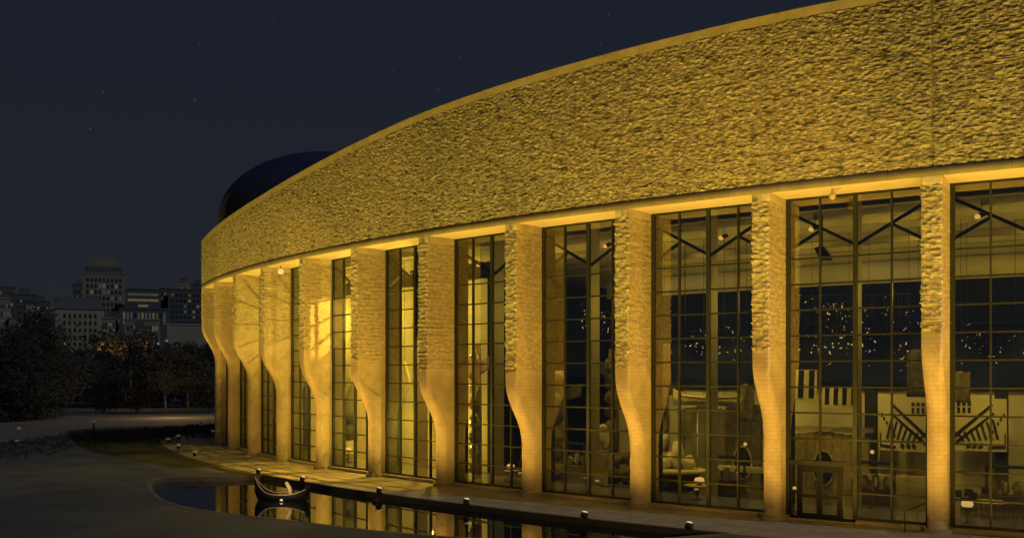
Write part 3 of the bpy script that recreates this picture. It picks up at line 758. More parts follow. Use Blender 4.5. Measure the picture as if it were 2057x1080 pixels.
# glowing dashes on wires, added for city lights mirrored in the glass
def city_glints(px, py, depth, w, h, n, seed, label):
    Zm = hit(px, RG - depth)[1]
    loc, rz = inside(px, depth, zat(py, Zm)); t = empty('mirrored_city_lights', loc, rz, label, 'city light reflection', 'glowing dashes standing in for mirrored city lights')
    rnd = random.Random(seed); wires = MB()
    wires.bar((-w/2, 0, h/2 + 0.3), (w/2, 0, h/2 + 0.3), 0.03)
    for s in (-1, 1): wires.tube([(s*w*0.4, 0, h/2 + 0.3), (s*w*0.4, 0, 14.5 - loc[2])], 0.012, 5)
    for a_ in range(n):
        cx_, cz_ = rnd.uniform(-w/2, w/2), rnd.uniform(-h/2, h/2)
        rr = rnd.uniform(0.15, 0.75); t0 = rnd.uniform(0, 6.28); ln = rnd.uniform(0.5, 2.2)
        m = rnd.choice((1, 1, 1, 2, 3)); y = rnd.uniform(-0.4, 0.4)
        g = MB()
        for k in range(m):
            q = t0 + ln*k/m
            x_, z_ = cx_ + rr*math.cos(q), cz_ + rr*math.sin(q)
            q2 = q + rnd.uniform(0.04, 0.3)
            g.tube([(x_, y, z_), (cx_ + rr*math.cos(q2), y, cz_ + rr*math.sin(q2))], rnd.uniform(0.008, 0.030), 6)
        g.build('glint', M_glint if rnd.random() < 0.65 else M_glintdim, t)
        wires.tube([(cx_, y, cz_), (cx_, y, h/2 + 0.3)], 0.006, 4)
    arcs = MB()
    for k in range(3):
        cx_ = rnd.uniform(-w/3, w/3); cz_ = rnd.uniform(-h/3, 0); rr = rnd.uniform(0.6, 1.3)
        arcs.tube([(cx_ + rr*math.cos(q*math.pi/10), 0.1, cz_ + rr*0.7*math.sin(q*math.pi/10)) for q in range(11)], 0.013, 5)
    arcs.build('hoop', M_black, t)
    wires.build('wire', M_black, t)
city_glints(1668, 660, 9.0, 2.6, 3.2, 44, 1, 'tangle of glowing dashes for mirrored city lights in the left half of the entrance window')
city_glints(1785, 665, 9.5, 2.6, 3.4, 40, 2, 'scattered glowing dashes for mirrored city lights in the right half of the entrance window')
city_glints(1990, 690, 9.0, 2.8, 1.6, 18, 3, 'few bright dashes for mirrored city lights in the rightmost window')
city_glints(1425, 692, 9.0, 4.2, 1.1, 34, 4, 'row of glowing dashes for mirrored city lights in the window left of second pillar')
city_glints(1200, 650, 9.0, 2.2, 0.9, 14, 5, 'small glowing dashes for mirrored city lights in the window left of third pillar')
def display_case(px, depth, w, h, label, seed):
    loc, rz = inside(px, depth); t = empty('display_case', loc, rz, label, 'display case', 'display cases in the hall'); rnd = random.Random(seed)
    MB().box(-w/2, w/2, -0.4, 0.4, 0, 0.75).build('plinth', M_carve, t)
    fr = MB()
    for sx in (-1, 1):
        for sy in (-1, 1): fr.box(sx*w/2 - 0.03, sx*w/2 + 0.03, sy*0.37 - 0.03, sy*0.37 + 0.03, 0.753, h)
    fr.box(-w/2 - 0.04, w/2 + 0.04, -0.42, 0.42, h + 0.002, h + 0.09); fr.build('case_frame', M_frame, t)
    for k in range(3):
        x = -w/3 + k*w/3; g = MB()
        if k % 2: g.lathe([(0.10, 0.754), (0.22, 1.0), (0.16, 1.3), (0.2, 1.4), (0.08, 1.55)], 14, (x, 0, 0))
        else: g.blob((x, 0, 1.1), 0.24, 0.2, 0.34, 12, 0.2, seed + k)
        g.build('exhibit', (M_white, M_cedar, M_gilt)[(k + seed) % 3], t)
for k, (px, d, lab) in enumerate(((1460, 5.0, 'glass display case left of the second pillar near the counter'), (1760, 6.0, 'glass display case behind the panes right of the entrance doors'), (1160, 8.0, 'glass display case beside the broad dark carved pole'), (985, 7.5, 'glass display case behind the tall slim carved pole'), (2020, 7.0, 'glass display case by the rightmost wall post'))):
    display_case(px, d, 1.7, 2.1, lab, k)
def banner(px, py, depth, w, h, label, m):
    x, y = hit(px, RG - depth); z = zat(py, y); t = empty('hanging_banner', (x, y, z), bearing(x, y), label, 'banner', 'cloth banners in the hall')
    P = np.array([[(-w/2 + w*i/8, 0.08*math.sin(i*1.3 + j*0.4), -h*j/8) for i in range(9)] for j in range(9)]); grid_mesh('cloth', P, m, parent=t).modifiers.new('thick', 'SOLIDIFY').thickness = 0.01
    MB().tube([(-w/2 - 0.1, 0, 0.03), (w/2 + 0.1, 0, 0.03)], 0.04, 6).build('rail', M_black, t)
    MB().tube([(0, 0, 0.07), (0, 0, 14.6 - z)], 0.012, 5).build('cord', M_black, t)
banner(1335, 690, 8.0, 0.9, 2.6, 'narrow pale banner high left of the hanging canoe', M_cedar)
banner(1500, 770, 8.5, 1.0, 2.2, 'short dark banner beside second pillar from right', M_carve)
banner(1845, 700, 10.0, 1.2, 2.6, 'dark banner half behind the first pillar', M_carve)
banner(1930, 745, 8.0, 0.9, 1.6, 'small pale banner in the rightmost window', M_cedar)
# tall standing lamps
for k, (px, d, lab) in enumerate(((1497, 6.0, 'small bulb on a tall thin stand near the second pillar'), (1752, 4.5, 'small bulb on a tall thin stand right of the entrance doors'), (1330, 8.5, 'small bulb on a tall thin stand left of the pale sculpture'), (995, 5.0, 'small bulb on a thin stand in the window left of fourth pillar'))):
    loc, rz = inside(px, d); t = empty('floor_lamp', loc, rz, lab, 'floor lamp', 'thin floor lamps in the hall')
    MB().lathe([(0.18, 0), (0.18, 0.03), (0.03, 0.06), (0.02, 2.7)], 10).build('stand', M_black, t)
    MB().blob((0, 0, 2.8), 0.1, 0.1, 0.1, 10, 0, 1).build('bulb', M_lens, t)
# ceiling spotlights
def ceiling_lamp(px, py, depth, label):
    x, y = hit(px, RG - depth); z = zat(py, y)
    t = empty('ceiling_spotlight', (x, y, z), bearing(x, y), label, 'spotlight', 'spotlights under the hall ceiling')
    MB().tube([(0, 0, 0.12), (0, 0, 14.9 - z)], 0.02, 6).build('stem', M_black, t)
    MB().tube([(0.18, 0.05, 0.06), (-0.14, -0.03, -0.03)], [0.10, 0.13], 10).build('housing', M_black, t)
    MB().blob((-0.16, -0.05, -0.05), 0.15, 0.13, 0.13, 12, 0.0, 1).build('lens', M_lens, t)
ceiling_lamp(1972, 432, 4.0, 'bright ceiling spotlight in the rightmost window')
ceiling_lamp(1637, 458, 4.0, 'ceiling spotlight above the entrance doors')
ceiling_lamp(1455, 475, 4.5, 'ceiling spotlight in the window left of second pillar')
ceiling_lamp(1222, 492, 4.5, 'ceiling spotlight in the window left of third pillar')
ceiling_lamp(966, 530, 3.5, 'ceiling spotlight in the window left of fourth pillar')
ceiling_lamp(826, 547, 3.5, 'ceiling spotlight in the window left of fifth pillar')
# loudspeaker below the ceiling by the door bay
loc, rz = inside(1652, 3.0, zat(512, hit(1652, RG - 3)[1])); t = empty('loudspeaker', loc, rz, 'black loudspeaker hung high in the entrance window', 'loudspeaker')
MB().prism([(-0.35, 0.35), (0.05, 0.45), (0.45, -0.15), (0.35, -0.3), (-0.05, -0.25)], -0.25, 0.25).build('cabinet', M_black, t)
MB().tube([(0, 0, 0.3), (0, 0, 14.6 - loc[2])], 0.03, 6).build('hanger', M_black, t)
# lit gallery pieces at the left
loc, rz = inside(812, 3.6, 5.2); t = empty('winged_sculpture', loc, rz, 'pale angular winged sculpture hung in the window left of fifth pillar', 'sculpture')
MB().prism([(0.1, 2.4), (0.75, 0.9), (0.2, -0.4), (-0.05, 0.9)], -0.08, 0.08).build('wing', M_white, t)
MB().prism([(-0.1, 0.9), (0.15, -0.5), (-0.85, -1.9), (-0.4, 0.0)], -0.12, 0.04).build('wing', M_hallwall, t)
MB().tube([(0, 0, 2.0), (0, 0, 9.5)], 0.02, 5).build('cable', M_black, t)
loc, rz = inside(701, 3.0, 0); blob_group('gallery_statue', loc, rz, [((0, 0, 2.3), (0.55, 0.45, 0.75)), ((0.1, 0, 3.3), (0.45, 0.4, 0.5)), ((-0.35, -0.1, 2.9), (0.3, 0.3, 0.35))], M_carve,
    'dark rounded statue on a pale drum in the window right of seventh pillar', 'statue', [(0.5, 0), (0.5, 1.5), (0.44, 1.55)])
loc, rz = inside(701, 4.6, 7.4); o = MB().lathe([(0.05, -0.08), (0.9, -0.06), (0.95, 0.0), (0.9, 0.06), (0.05, 0.08)], 28, sy=1.5).build('pale_disc', M_white)
o.location = loc; o.rotation_euler = (R(90), 0, rz); tag(o, 'large pale oval disc high on the lit gallery wall', 'wall disc')

# ------------------------------------------------------------------ ground, terrace, pool
def spline(pts, closed=True, n=8):
    out = []; m = len(pts)
    for k in range(m if closed else m - 1):
        p0, p1, p2, p3 = [Vector(pts[(k + j) % m] if closed else pts[min(max(k + j, 0), m - 1)]) for j in (-1, 0, 1, 2)]
        for s in range(n):
            t = s/n
            out.append(0.5*((2*p1) + (-p0 + p2)*t + (2*p0 - 5*p1 + 4*p2 - p3)*t*t + (-p0 + 3*p1 - 3*p2 + p3)*t**3))
    if not closed: out.append(Vector(pts[-1]))
    return [(p.x, p.y) for p in out]
RP = RG + 5.85
a_tip = bearing(*gnd(1483, 1062)); a_cor = bearing(*gnd(566, 950))
inner_edge = [tuple(pol(a_tip + (a_cor - a_tip)*k/24, RP).xy) for k in range(25)]
outer_pts = [inner_edge[-1], gnd(512, 955), gnd(435, 957), gnd(365, 957.5), gnd(318, 962), gnd(303, 972), gnd(318, 995), gnd(355, 1012), gnd(433, 1027), gnd(586, 1044), gnd(731, 1062), gnd(880, 1075), gnd(1000, 1081), gnd(1150, 1085), gnd(1280, 1083), gnd(1380, 1076), inner_edge[0]]
outer_edge = spline(outer_pts, False, 6)
pool = inner_edge[:-1] + outer_edge[:-1]
def offset_loop(loop, d):
    n = len(loop); ar = sum(loop[k][0]*loop[(k+1) % n][1] - loop[(k+1) % n][0]*loop[k][1] for k in range(n)); s = 1 if ar > 0 else -1
    out = []
    for k in range(n):
        a, b = Vector(loop[k-1]), Vector(loop[(k+1) % n]); t = (b - a)
        t = t.normalized() if t.length > 1e-6 else Vector((1, 0))
        out.append((loop[k][0] + s*t.y*d, loop[k][1] - s*t.x*d))
    return out
def sheet_with_hole(name, outer, hole, z, m):
    bm = bmesh.new(); es = []
    for loop in (outer, hole):
        vs = [bm.verts.new((x, y, z)) for x, y in loop]
        es += [bm.edges.new((vs[k], vs[(k+1) % len(vs)])) for k in range(len(vs))]
    bmesh.ops.triangle_fill(bm, use_beauty=True, use_dissolve=False, edges=es, normal=(0, 0, 1))
    for f in bm.faces:
        if f.normal.z < 0: f.normal_flip()
    me = bpy.data.meshes.new(name); bm.to_mesh(me); bm.free(); me.materials.append(m)
    return link(name, me)
S = 6000
sheet_with_hole('ground', [(-S, -400), (S, -400), (S, S), (-S, S)], pool, GROUND - 0.012, M_lawn)['kind'] = 'structure'
def flat(name, pts, z, m):
    bm = bmesh.new(); vs = [bm.verts.new((x, y, z)) for x, y in pts]
    es = [bm.edges.new((vs[k], vs[(k+1) % len(vs)])) for k in range(len(vs))]
    bmesh.ops.triangle_fill(bm, use_beauty=True, use_dissolve=False, edges=es, normal=(0, 0, 1))
    for f in bm.faces:
        if f.normal.z < 0: f.normal_flip()
    me = bpy.data.meshes.new(name); bm.to_mesh(me); bm.free(); me.materials.append(m)
    o = link(name, me); o['kind'] = 'structure'; return o
plz = spline([(-60, -30), (60, -30), (70, 10), (48, 36), (25, 41), (12.5, 43.0)], False, 4) + [tuple(pol(a_tip + 0.03, RG + 3).xy)]
# plaza paving in the foreground, with the pool cut out of it
big = [(-70, -60), (70, -60), (70, 60), (20, 60), tuple(pol(a_tip - 0.02, RG + 1).xy), tuple(pol(a_cor, RG + 2.0).xy), gnd(500, 949), gnd(420, 951), gnd(330, 955), gnd(250, 968), gnd(120, 980), gnd(-60, 992), (-70, 50)]
sheet_with_hole('plaza', big, offset_loop(pool, 0.02), GROUND - 0.006, M_plaza)['kind'] = 'structure'
# curved terrace along the glass
n = 260; iv = np.linspace(-3, 12.8, n); av = TH0 + DTH*iv
rv = np.linspace(RG - 0.5, RP - 0.02, 8)
P = np.stack([ring_pts(av, np.full(n, r), np.full(n, GROUND)) for r in rv]); Ut = np.stack([np.stack([-av*RG, np.full(n, r)], -1) for r in rv])
grid_mesh('terrace_paving', P, M_paving, Ut, smooth=False)['kind'] = 'structure'
# pool: kerb, side wall, water
k_in, k_out = pool, offset_loop(pool, 0.28)
bm = bmesh.new(); n = len(pool)
rows = []
for loop, z in ((offset_loop(pool, -0.002), WATER - 0.3), (offset_loop(pool, -0.002), GROUND + 0.012), (offset_loop(pool, 0.26), GROUND + 0.012), (offset_loop(pool, 0.26), GROUND - 0.05)):
    rows.append([bm.verts.new((x, y, z)) for x, y in loop])
for r in range(3):
    for k in range(n):
        f = bm.faces.new((rows[r][k], rows[r][(k+1) % n], rows[r+1][(k+1) % n], rows[r+1][k])); f.material_index = 1 if r == 0 else 0
bmesh.ops.recalc_face_normals(bm, faces=bm.faces[:])
me = bpy.data.meshes.new('pool_kerb'); bm.to_mesh(me); bm.free(); me.materials.append(M_kerb); me.materials.append(M_dark)
link('pool_kerb', me)['kind'] = 'structure'
wo = flat('water', offset_loop(pool, 0.1), WATER, M_water)
# far path and its verge
path_lo = [gnd(-80, 905), gnd(0, 893), gnd(60, 886), gnd(120, 878), gnd(200, 868), gnd(300, 863), gnd(380, 856), gnd(450, 853), gnd(560, 850)]
path_hi = [gnd(560, 829), gnd(434, 830), gnd(300, 831), gnd(180, 833), gnd(90, 838), gnd(0, 850), gnd(-80, 858)]
flat('path', spline(path_lo, False, 4) + spline(path_hi, False, 4), GROUND - 0.004, M_path)

# ------------------------------------------------------------------ things outside
# boat moored in the pool
bx, by = gnd(566, 1004, WATER)
t = empty('wooden_boat', (bx, by, WATER - 0.06), R(-8), 'dark wooden boat with raised prow moored in the pool', 'boat')
canoe('hull', 3.2, 0.85, 0.42, 0.95, 0.42, M_hull, M_gun, t)
MB().box(-0.5, -0.3, -0.36, 0.36, 0.28, 0.32).build('seat', M_gun, t)
MB().box(0.55, 0.75, -0.34, 0.34, 0.28, 0.32).build('seat', M_gun, t)
MB().tube([(0.62, -0.1, 0.25), (0.50, -0.12, 0.8), (0.30, -0.14, 1.12)], [0.10, 0.12, 0.09], 10).build('carved_post', M_gun, t)
MB().tube([(1.42, 0, 0.4), (1.56, 0, 0.95), (1.62, 0, 1.05)], [0.16, 0.13, 0.05], 10).build('stern_post', M_hull, t)
# small floodlights on the pool edge
def pool_lamp(px, py, label, two=False):
    x, y = gnd(px, py); a = bearing(x, y); p = pol(a, RP + 0.08, GROUND + 0.012)
    t = empty('pool_floodlight', p, a, label, 'floodlight', 'small floodlights on the pool edge')
    MB().box(-0.16, 0.16, -0.10, 0.10, 0, 0.05).build('base', M_black, t)
    MB().tube([(0, -0.06, 0.06), (0, 0.02, 0.28)], [0.13, 0.17], 12).build('housing', M_black, t)
    MB().tube([(0, 0.021, 0.281), (0, 0.03, 0.33), (0, 0.035, 0.36)], [0.15, 0.13, 0.07], 12).build('lens', M_lensdim, t)
    MB().bar((-0.2, 0, 0.05), (-0.19, 0, 0.2), 0.03).bar((0.2, 0, 0.05), (0.19, 0, 0.2), 0.03).build('bracket', M_black, t)
pool_lamp(524, 951, 'small floodlight behind the raised prow of the boat')
pool_lamp(620, 966, 'small floodlight just right of the boat on the pool edge')
pool_lamp(756, 991, 'small floodlight on the pool edge below the sixth pillar from right')
pool_lamp(926, 1015, 'small floodlight on the pool edge below the fifth pillar from right')
pool_lamp(1165, 1043, 'small floodlight on the pool edge between third and fourth pillars')
pool_lamp(1396, 1060, 'small floodlight near the pointed right end of the pool')
# dark ball and stem added for the mirrored image of a pool-edge lamp
x, y = gnd(755, 1008, WATER); t = empty('floating_or_mirrored_light', (x, y, WATER), 0, 'small dark ball and stem for a mirrored pool lamp below sixth pillar', 'floating light')
MB().blob((0, 0, 0.05), 0.22, 0.22, 0.16, 14, 0.02, 2).build('float', M_black, t)
MB().tube([(0, 0, 0.2), (0, 0, 0.55)], 0.02, 6).build('stem', M_black, t)
x, y = bx + 0.12, by - 0.62; t = empty('floating_or_mirrored_light', (x, y, WATER), 0, 'small lit floating light beside the dark boat hull', 'floating light')
MB().lathe([(0.12, -0.03), (0.14, 0.03), (0.1, 0.06)], 12).build('float', M_black, t)
MB().lathe([(0.08, 0.062), (0.09, 0.10), (0.05, 0.14)], 12).build('lens', M_lensdim, t)
# security camera under the soffit
x, y = hit(1672, RG + 1.5); t = empty('security_camera', (x, y, SOFFIT), bearing(x, y), 'small dome security camera hanging from the soffit', 'security camera')
MB().tube([(0, 0, 0.002), (0, 0, -0.2)], 0.05, 8).build('stem', M_pale, t)
MB().lathe([(0.05, -0.48), (0.12, -0.42), (0.15, -0.3), (0.14, -0.2)], 16).build('housing', M_pale, t)
MB().bar((0.02, 0, -0.12), (0.4, -0.05, -0.02), 0.03).build('bracket', M_pale, t)
# lamp under the soffit at the left
x, y = hit(564, RG + 1.35); t = empty('soffit_lamp', (x, y, SOFFIT), bearing(x, y), 'lit round lamp hanging under the soffit near the left end', 'lamp')
MB().tube([(0, 0, 0.002), (0, 0, -0.22)], 0.03, 8).build('stem', M_black, t)
MB().blob((0, 0, -0.42), 0.24, 0.24, 0.22, 16, 0.0, 1).build('globe', M_lens, t)
# low handrail before the glass
x, y = hit(1838, RG + 1.3); t = empty('handrail', (x, y, GROUND), bearing(x, y), 'small metal handrail beside the first pillar in front of the glass', 'handrail')
MB().tube([(-0.42, 0, 0), (-0.42, 0, 0.85), (-0.36, 0, 0.95), (0.32, 0.6, 1.25), (0.38, 0.66, 1.2), (0.38, 0.66, 0.2)], 0.025, 8).build('rail', M_frame, t)

# path lights at the left
for k, (px, py, lab) in enumerate(((338, 888, 'small ground light leftmost in the dark lawn cluster'), (358, 881, 'small ground light topmost in the dark lawn cluster'), (358, 901, 'small ground light below the topmost one on the dark lawn'),
                                  (391, 915, 'small ground light lowest in the dark lawn cluster'), (428, 871, 'small ground light beside the far end of the museum'), (34, 893, 'small ground light at the far left path edge'))):
    x, y = gnd(px, py); t = empty('ground_light', (x, y, GROUND - 0.01), 0.3*k, lab, 'path light', 'small lights in the dark lawn')
    MB().lathe([(0.14, 0), (0.14, 0.22), (0.12, 0.26)], 12).build('post', M_black, t)
    MB().lathe([(0.20, 0.262), (0.24, 0.34), (0.2, 0.44), (0.08, 0.48)], 12).build('lamp_head', M_bollard, t)
for k, (px, pyb, pyt, lab) in enumerate(((132, 833, 755, 'tall thin lamp post at the left beyond the path'), (188, 862, 848, 'short lamp post on the near path edge'), (38, 868, 862, 'lowest lamp post on the path at far left'))):
    x, y = gnd(px, pyb); h = zat(pyt, y) - GROUND
    t = empty('lamp_post', (x, y, GROUND - 0.01), 0, lab, 'lamp post', 'lamp posts along the far path')
    MB().tube([(0, 0, 0), (0, 0, h)], [0.12, 0.07], 8).build('pole', M_bark, t)
    MB().lathe([(0.2, h), (0.28, h + 0.12), (0.12, h + 0.3)], 10).build('lamp_head', M_bollard if k else M_bark, t)

# trees
def leaf_quads(centres, size, rnd, flat_=0.0):
    n = len(centres)
    rs = np.random.RandomState(rnd)
    c = np.asarray(centres); d1 = rs.normal(size=(n, 3)); d1 /= np.linalg.norm(d1, axis=1)[:, None]
    d2 = np.cross(d1, rs.normal(size=(n, 3))); d2 /= np.linalg.norm(d2, axis=1)[:, None]
    s = size*rs.uniform(0.5, 1.3, size=(n, 1))
    P = np.stack([c - d1*s - d2*s*0.5, c + d1*s - d2*s*0.6, c + d1*s*0.7 + d2*s*0.6, c - d1*s*0.8 + d2*s*0.5], 1)
    return P
def quads_obj(name, P, m, parent=None):
    n = len(P); me = bpy.data.meshes.new(name)
    me.vertices.add(n*4); me.vertices.foreach_set('co', P.reshape(-1).astype(np.float32))
    me.loops.add(n*4); me.loops.foreach_set('vertex_index', np.arange(n*4, dtype=np.int32))
    me.polygons.add(n); me.polygons.foreach_set('loop_start', np.arange(0, n*4, 4, dtype=np.int32)); me.polygons.foreach_set('loop_total', np.full(n, 4, dtype=np.int32))
    me.update(); me.materials.append(m); me.validate()
    return link(name, me, parent)
def tree(px, py, h, w, trunk, seed, label, nclump=26, leaf=0.17, m=M_leaf, group='trees beyond the path'):
    x, y = gnd(px, py); rnd = random.Random(seed); rs = np.random.RandomState(seed)
    t = empty('leafy_tree', (x, y, GROUND - 0.02), rnd.uniform(0, 6), label, 'tree', group)
    b = MB(); lean = rnd.uniform(-0.3, 0.3)
    top = h*0.8
    pts = [(lean*k/5*0.6, 0.1*math.sin(k), top*k/5) for k in range(6)]
    b.tube(pts, [0.26*h/12*(1 - 0.14*k) for k in range(6)], 8)
    cl = []
    for k in range(nclump):
        z = trunk + (h - trunk)*(k + 0.5)/nclump*rnd.uniform(0.85, 1.08)
        f = max(0.12, math.sin(math.pi*min(1, max(0.02, (z - trunk*0.75)/(h*1.03 - trunk*0.75)))**0.8))
        q = rnd.uniform(0, 6.28); rr = w/2*f*rnd.uniform(0.35, 1.0)
        c = (rr*math.cos(q), rr*math.sin(q), min(z, h))
        cl.append((c, rnd.uniform(0.5, 1.0)*w*0.17))
        z0 = min(max(trunk*0.8, z - rr*0.6), top)
        b.tube([(lean*z0/top*0.6, 0, z0), (c[0]*0.6, c[1]*0.6, (z0 + c[2])/2 + 0.1), c], [0.07*h/12, 0.05*h/12, 0.015], 5)
    b.build('trunk', M_bark, t)
    cs = np.concatenate([np.array(c)[None] + rs.normal(size=(170, 3))*np.array([r, r, r*0.65])*0.75 for c, r in cl])
    quads_obj('crown', leaf_quads(cs, leaf, seed), m, t)
    return t
tree(333, 831, 11.0, 7.0, 4.2, 3, 'bare trunked tree with open crown, second from the museum end')
tree(378, 830, 11.5, 7.5, 4.4, 8, 'tree with lit bushy crown nearest to the museum end', 30)
tree(75, 842, 15.5, 12.0, 1.2, 5, 'large dense dark tree at left, full to the ground', 60, 0.2)
tree(25, 846, 13.0, 10.0, 1.2, 15, 'large dark tree at the far left picture edge', 46, 0.2)
tree(122, 836, 9.0, 6.0, 1.8, 21, 'smaller dark tree just right of the large dense one', 26, 0.18)
tree(275, 829, 12.0, 9.0, 1.5, 31, 'dark round tree between the lamp post and the open crowned tree', 34, 0.19, M_leafdark)
tree(208, 828, 11.0, 9.0, 1.2, 41, 'dark tree in the middle of the group behind the path lights', 34, 0.19, M_leafdark)
tree(420, 829, 12.5, 8.0, 1.5, 51, 'dark tree half hidden by the museum end', 34, 0.19, M_leafdark)
# distant woodland on the far bank, one mass
rs = np.random.RandomState(4); cs = []
for k in range(190):
    px = rs.uniform(-160, 520); Z = rs.uniform(200, 330); x = (px - PPX)/F_PX*Z
    h = (CAMZ - GROUND) + rs.uniform(15, 62)*Z/F_PX*(1.0 + 0.15*math.sin(px*0.02))
    r = rs.uniform(3.0, 5.5)
    m = 380
    p = rs.normal(size=(m, 3)); p /= np.linalg.norm(p, axis=1)[:, None]; p *= rs.uniform(0.4, 1.0, size=(m, 1))**0.5
    cs.append(np.array([x, Z, h*0.55 - 0.2]) + p*np.array([r, r, h*0.47]))
tag(quads_obj('woodland', leaf_quads(np.concatenate(cs), 0.5, 9), M_leafdark), 'dark far bank woodland below the city buildings', 'woodland', kind='stuff')
# dark low planting between the pool and the path
cs = []
for k in range(420):
    u = rs.uniform(0, 1); px = -60 + 520*u; lo = float(np.interp(px, [-80, 0, 60, 120, 200, 300, 380, 450], [905, 893, 886, 878, 868, 863, 856, 853]))
    x, y = gnd(px, lo + abs(rs.normal())*9 + 1.5); r = rs.uniform(0.5, 1.1)
    cs.append(np.array([x, y, GROUND + 0.05]) + rs.normal(size=(26, 3))*np.array([r*1.6, r*3, 0.12]))
cs = np.concatenate(cs); cs[:, 2] = np.maximum(cs[:, 2], GROUND)
tag(quads_obj('low_planting', leaf_quads(cs, 0.16, 12), M_leafdark), 'low dark planting along the near side of the path', 'ground cover', kind='stuff')

# far city
CITY = mat('far_stone', (0.42, 0.33, 0.2), 0.9, var=0.15, vscale=0.05)
CITY2 = mat('far_concrete', (0.30, 0.25, 0.165), 0.9, var=0.15, vscale=0.05)
CITY3 = mat('far_dark_glass', (0.12, 0.115, 0.10), 0.8, var=0.15, vscale=0.05)
CITYW = mat('far_dark_window', (0.035, 0.04, 0.05), 0.4)
def px_city(px0, px1, Z):
    xm = (0.5*(px0 + px1) - PPX)/F_PX*Z; w = (px1 - px0)/F_PX*Z
    return xm, Z, w, -math.atan2(xm, Z)
def city(px0, px1, pyt, Z, label, m, depth=24, rows=0, cols=0, lit=0.2, wz=(0.2, 0.9), win=(0.5, 0.5), seed=1, band=False, parapet=1.0, roof=None, tiers=None, litm=None, darkm=None, margin=0.06):
    xm, Y, w, rz = px_city(px0, px1, Z); h = zat(pyt, Z) - GROUND
    t = empty('city_building', (xm, Y, GROUND - 0.01), rz, label, 'building', 'city buildings across the river')
    w *= math.cos(rz)
    MB().box(-w/2, w/2, 0, depth, 0, h).build('wall', m, t)
    rnd = random.Random(seed)
    if roof:
        a, hr = roof
        rf = MB(); v = [rf.bm.verts.new(q) for q in ((-w/2 - 0.6, -0.6, h), (w/2 + 0.6, -0.6, h), (w/2 + 0.6, depth + 0.6, h), (-w/2 - 0.6, depth + 0.6, h), (-w/2*a, depth*0.25, h + hr), (w/2*a, depth*0.25, h + hr), (w/2*a, depth*0.75, h + hr), (-w/2*a, depth*0.75, h + hr))]
        for f in ((0,1,5,4),(1,2,6,5),(2,3,7,6),(3,0,4,7),(4,5,6,7),(3,2,1,0)): rf.bm.faces.new([v[k] for k in f])
        rf.build('roof', CITY3, t)
    else:
        MB().box(-w/2 - 0.4, w/2 + 0.4, -0.4, depth + 0.4, h + 0.003, h + parapet).build('roof', m, t)
    for k, (f0, f1, dz0, dz1, mm) in enumerate(tiers or []):
        MB().box(-w/2 + w*f0, -w/2 + w*f1, depth*0.12, depth*0.8, h + dz0 + parapet + 0.01, h + dz1 + parapet).build('upper_tier', mm, t)
    z0, z1 = h*wz[0], h*wz[1]
    if rows:
        ww = w*(1 - 2*margin)/cols*win[0]; wh = (z1 - z0)/rows*win[1]
        meshes = {}
        for r in range(rows):
            for c in range(cols):
                if band and rnd.random() < 0.12: continue
                on = rnd.random() < lit
                mm = (litm or M_win_lit) if (on and rnd.random() < 0.4) else ((M_win_dim) if on else (darkm or CITYW))
                key = mm.name
                if key not in meshes:
                    o = MB().box(-ww/2, ww/2, -0.25, 0.0, 0, wh).build('window', mm, t); meshes[key] = o
                else:
                    o = meshes[key].copy(); C.objects.link(o)
                o.location = (-w/2 + w*margin + (c + 0.5)*w*(1 - 2*margin)/cols, -0.004, z0 + (r + 0.5 - win[1]/2)*(z1 - z0)/rows)
    return t
city(167, 251, 550, 720, 'tallest tower with stepped top, far across the river', CITY2, 28, 10, 9, 0.16, (0.42, 0.97), (0.55, 0.6), 3, tiers=[(0.06, 0.94, 0, 4.2, CITY3), (0.04, 0.96, 4.3, 5.2, CITY2), (0.16, 0.84, 5.3, 11.0, CITY2)])
city(112, 210, 621, 620, 'broad pale block with sloped dark roof before the tallest tower', CITY, 22, 7, 7, 0.0, (0.30, 0.96), (0.45, 0.55), 5, roof=(0.8, 8.0), margin=0.13)
city(252, 323, 582, 700, 'office block with bright horizontal window bands right of the tallest tower', CITY3, 22, 6, 3, 0.85, (0.62, 0.98), (0.97, 0.42), 7, band=True)
city(240, 340, 621, 640, 'low block with a row of tall lit windows below the banded office', CITY3, 20, 1, 12, 0.8, (0.80, 0.96), (0.5, 0.95), 9)
city(250, 322, 643, 600, 'small lit block in front of the tall window row', CITY2, 14, 3, 10, 0.5, (0.5, 0.95), (0.6, 0.5), 11)
city(338, 415, 582, 740, 'dark wide office block beside the museum end', CITY3, 26, 8, 8, 0.22, (0.5, 0.97), (0.6, 0.45), 13)
city(322, 346, 580, 760, 'narrow dark tower with scattered lights left of the dark wide office', CITY3, 18, 9, 4, 0.35, (0.5, 0.97), (0.5, 0.5), 15)
city(336, 420, 653, 560, 'plain pale low wall block beside the museum end', CITY, 14, 0, 0)
city(-12, 30, 577, 730, 'dark block with few lights at the far left edge', CITY3, 24, 8, 5, 0.35, (0.5, 0.97), (0.5, 0.5), 17)
city(30, 74, 592, 700, 'dark stepped block second from the left edge', CITY3, 24, 7, 6, 0.25, (0.5, 0.96), (0.5, 0.5), 19, tiers=[(0.2, 0.7, 0, 4, CITY3)])
city(18, 56, 640, 610, 'low pale block near the left edge with one lit strip', CITY2, 18, 3, 4, 0.3, (0.5, 0.95), (0.8, 0.4), 21)
city(55, 78, 625, 640, 'plain pale slab tower between low blocks at left', CITY, 16, 0, 0)
city(78, 112, 632, 650, 'low block with two bright windows left of the sloped roof block', CITY3, 16, 3, 5, 0.3, (0.5, 0.95), (0.6, 0.6), 23)
city(212, 246, 628, 660, 'small dark block with bright strip between sloped roof block and tall windows', CITY3, 16, 3, 4, 0.4, (0.5, 0.95), (0.7, 0.5), 27)
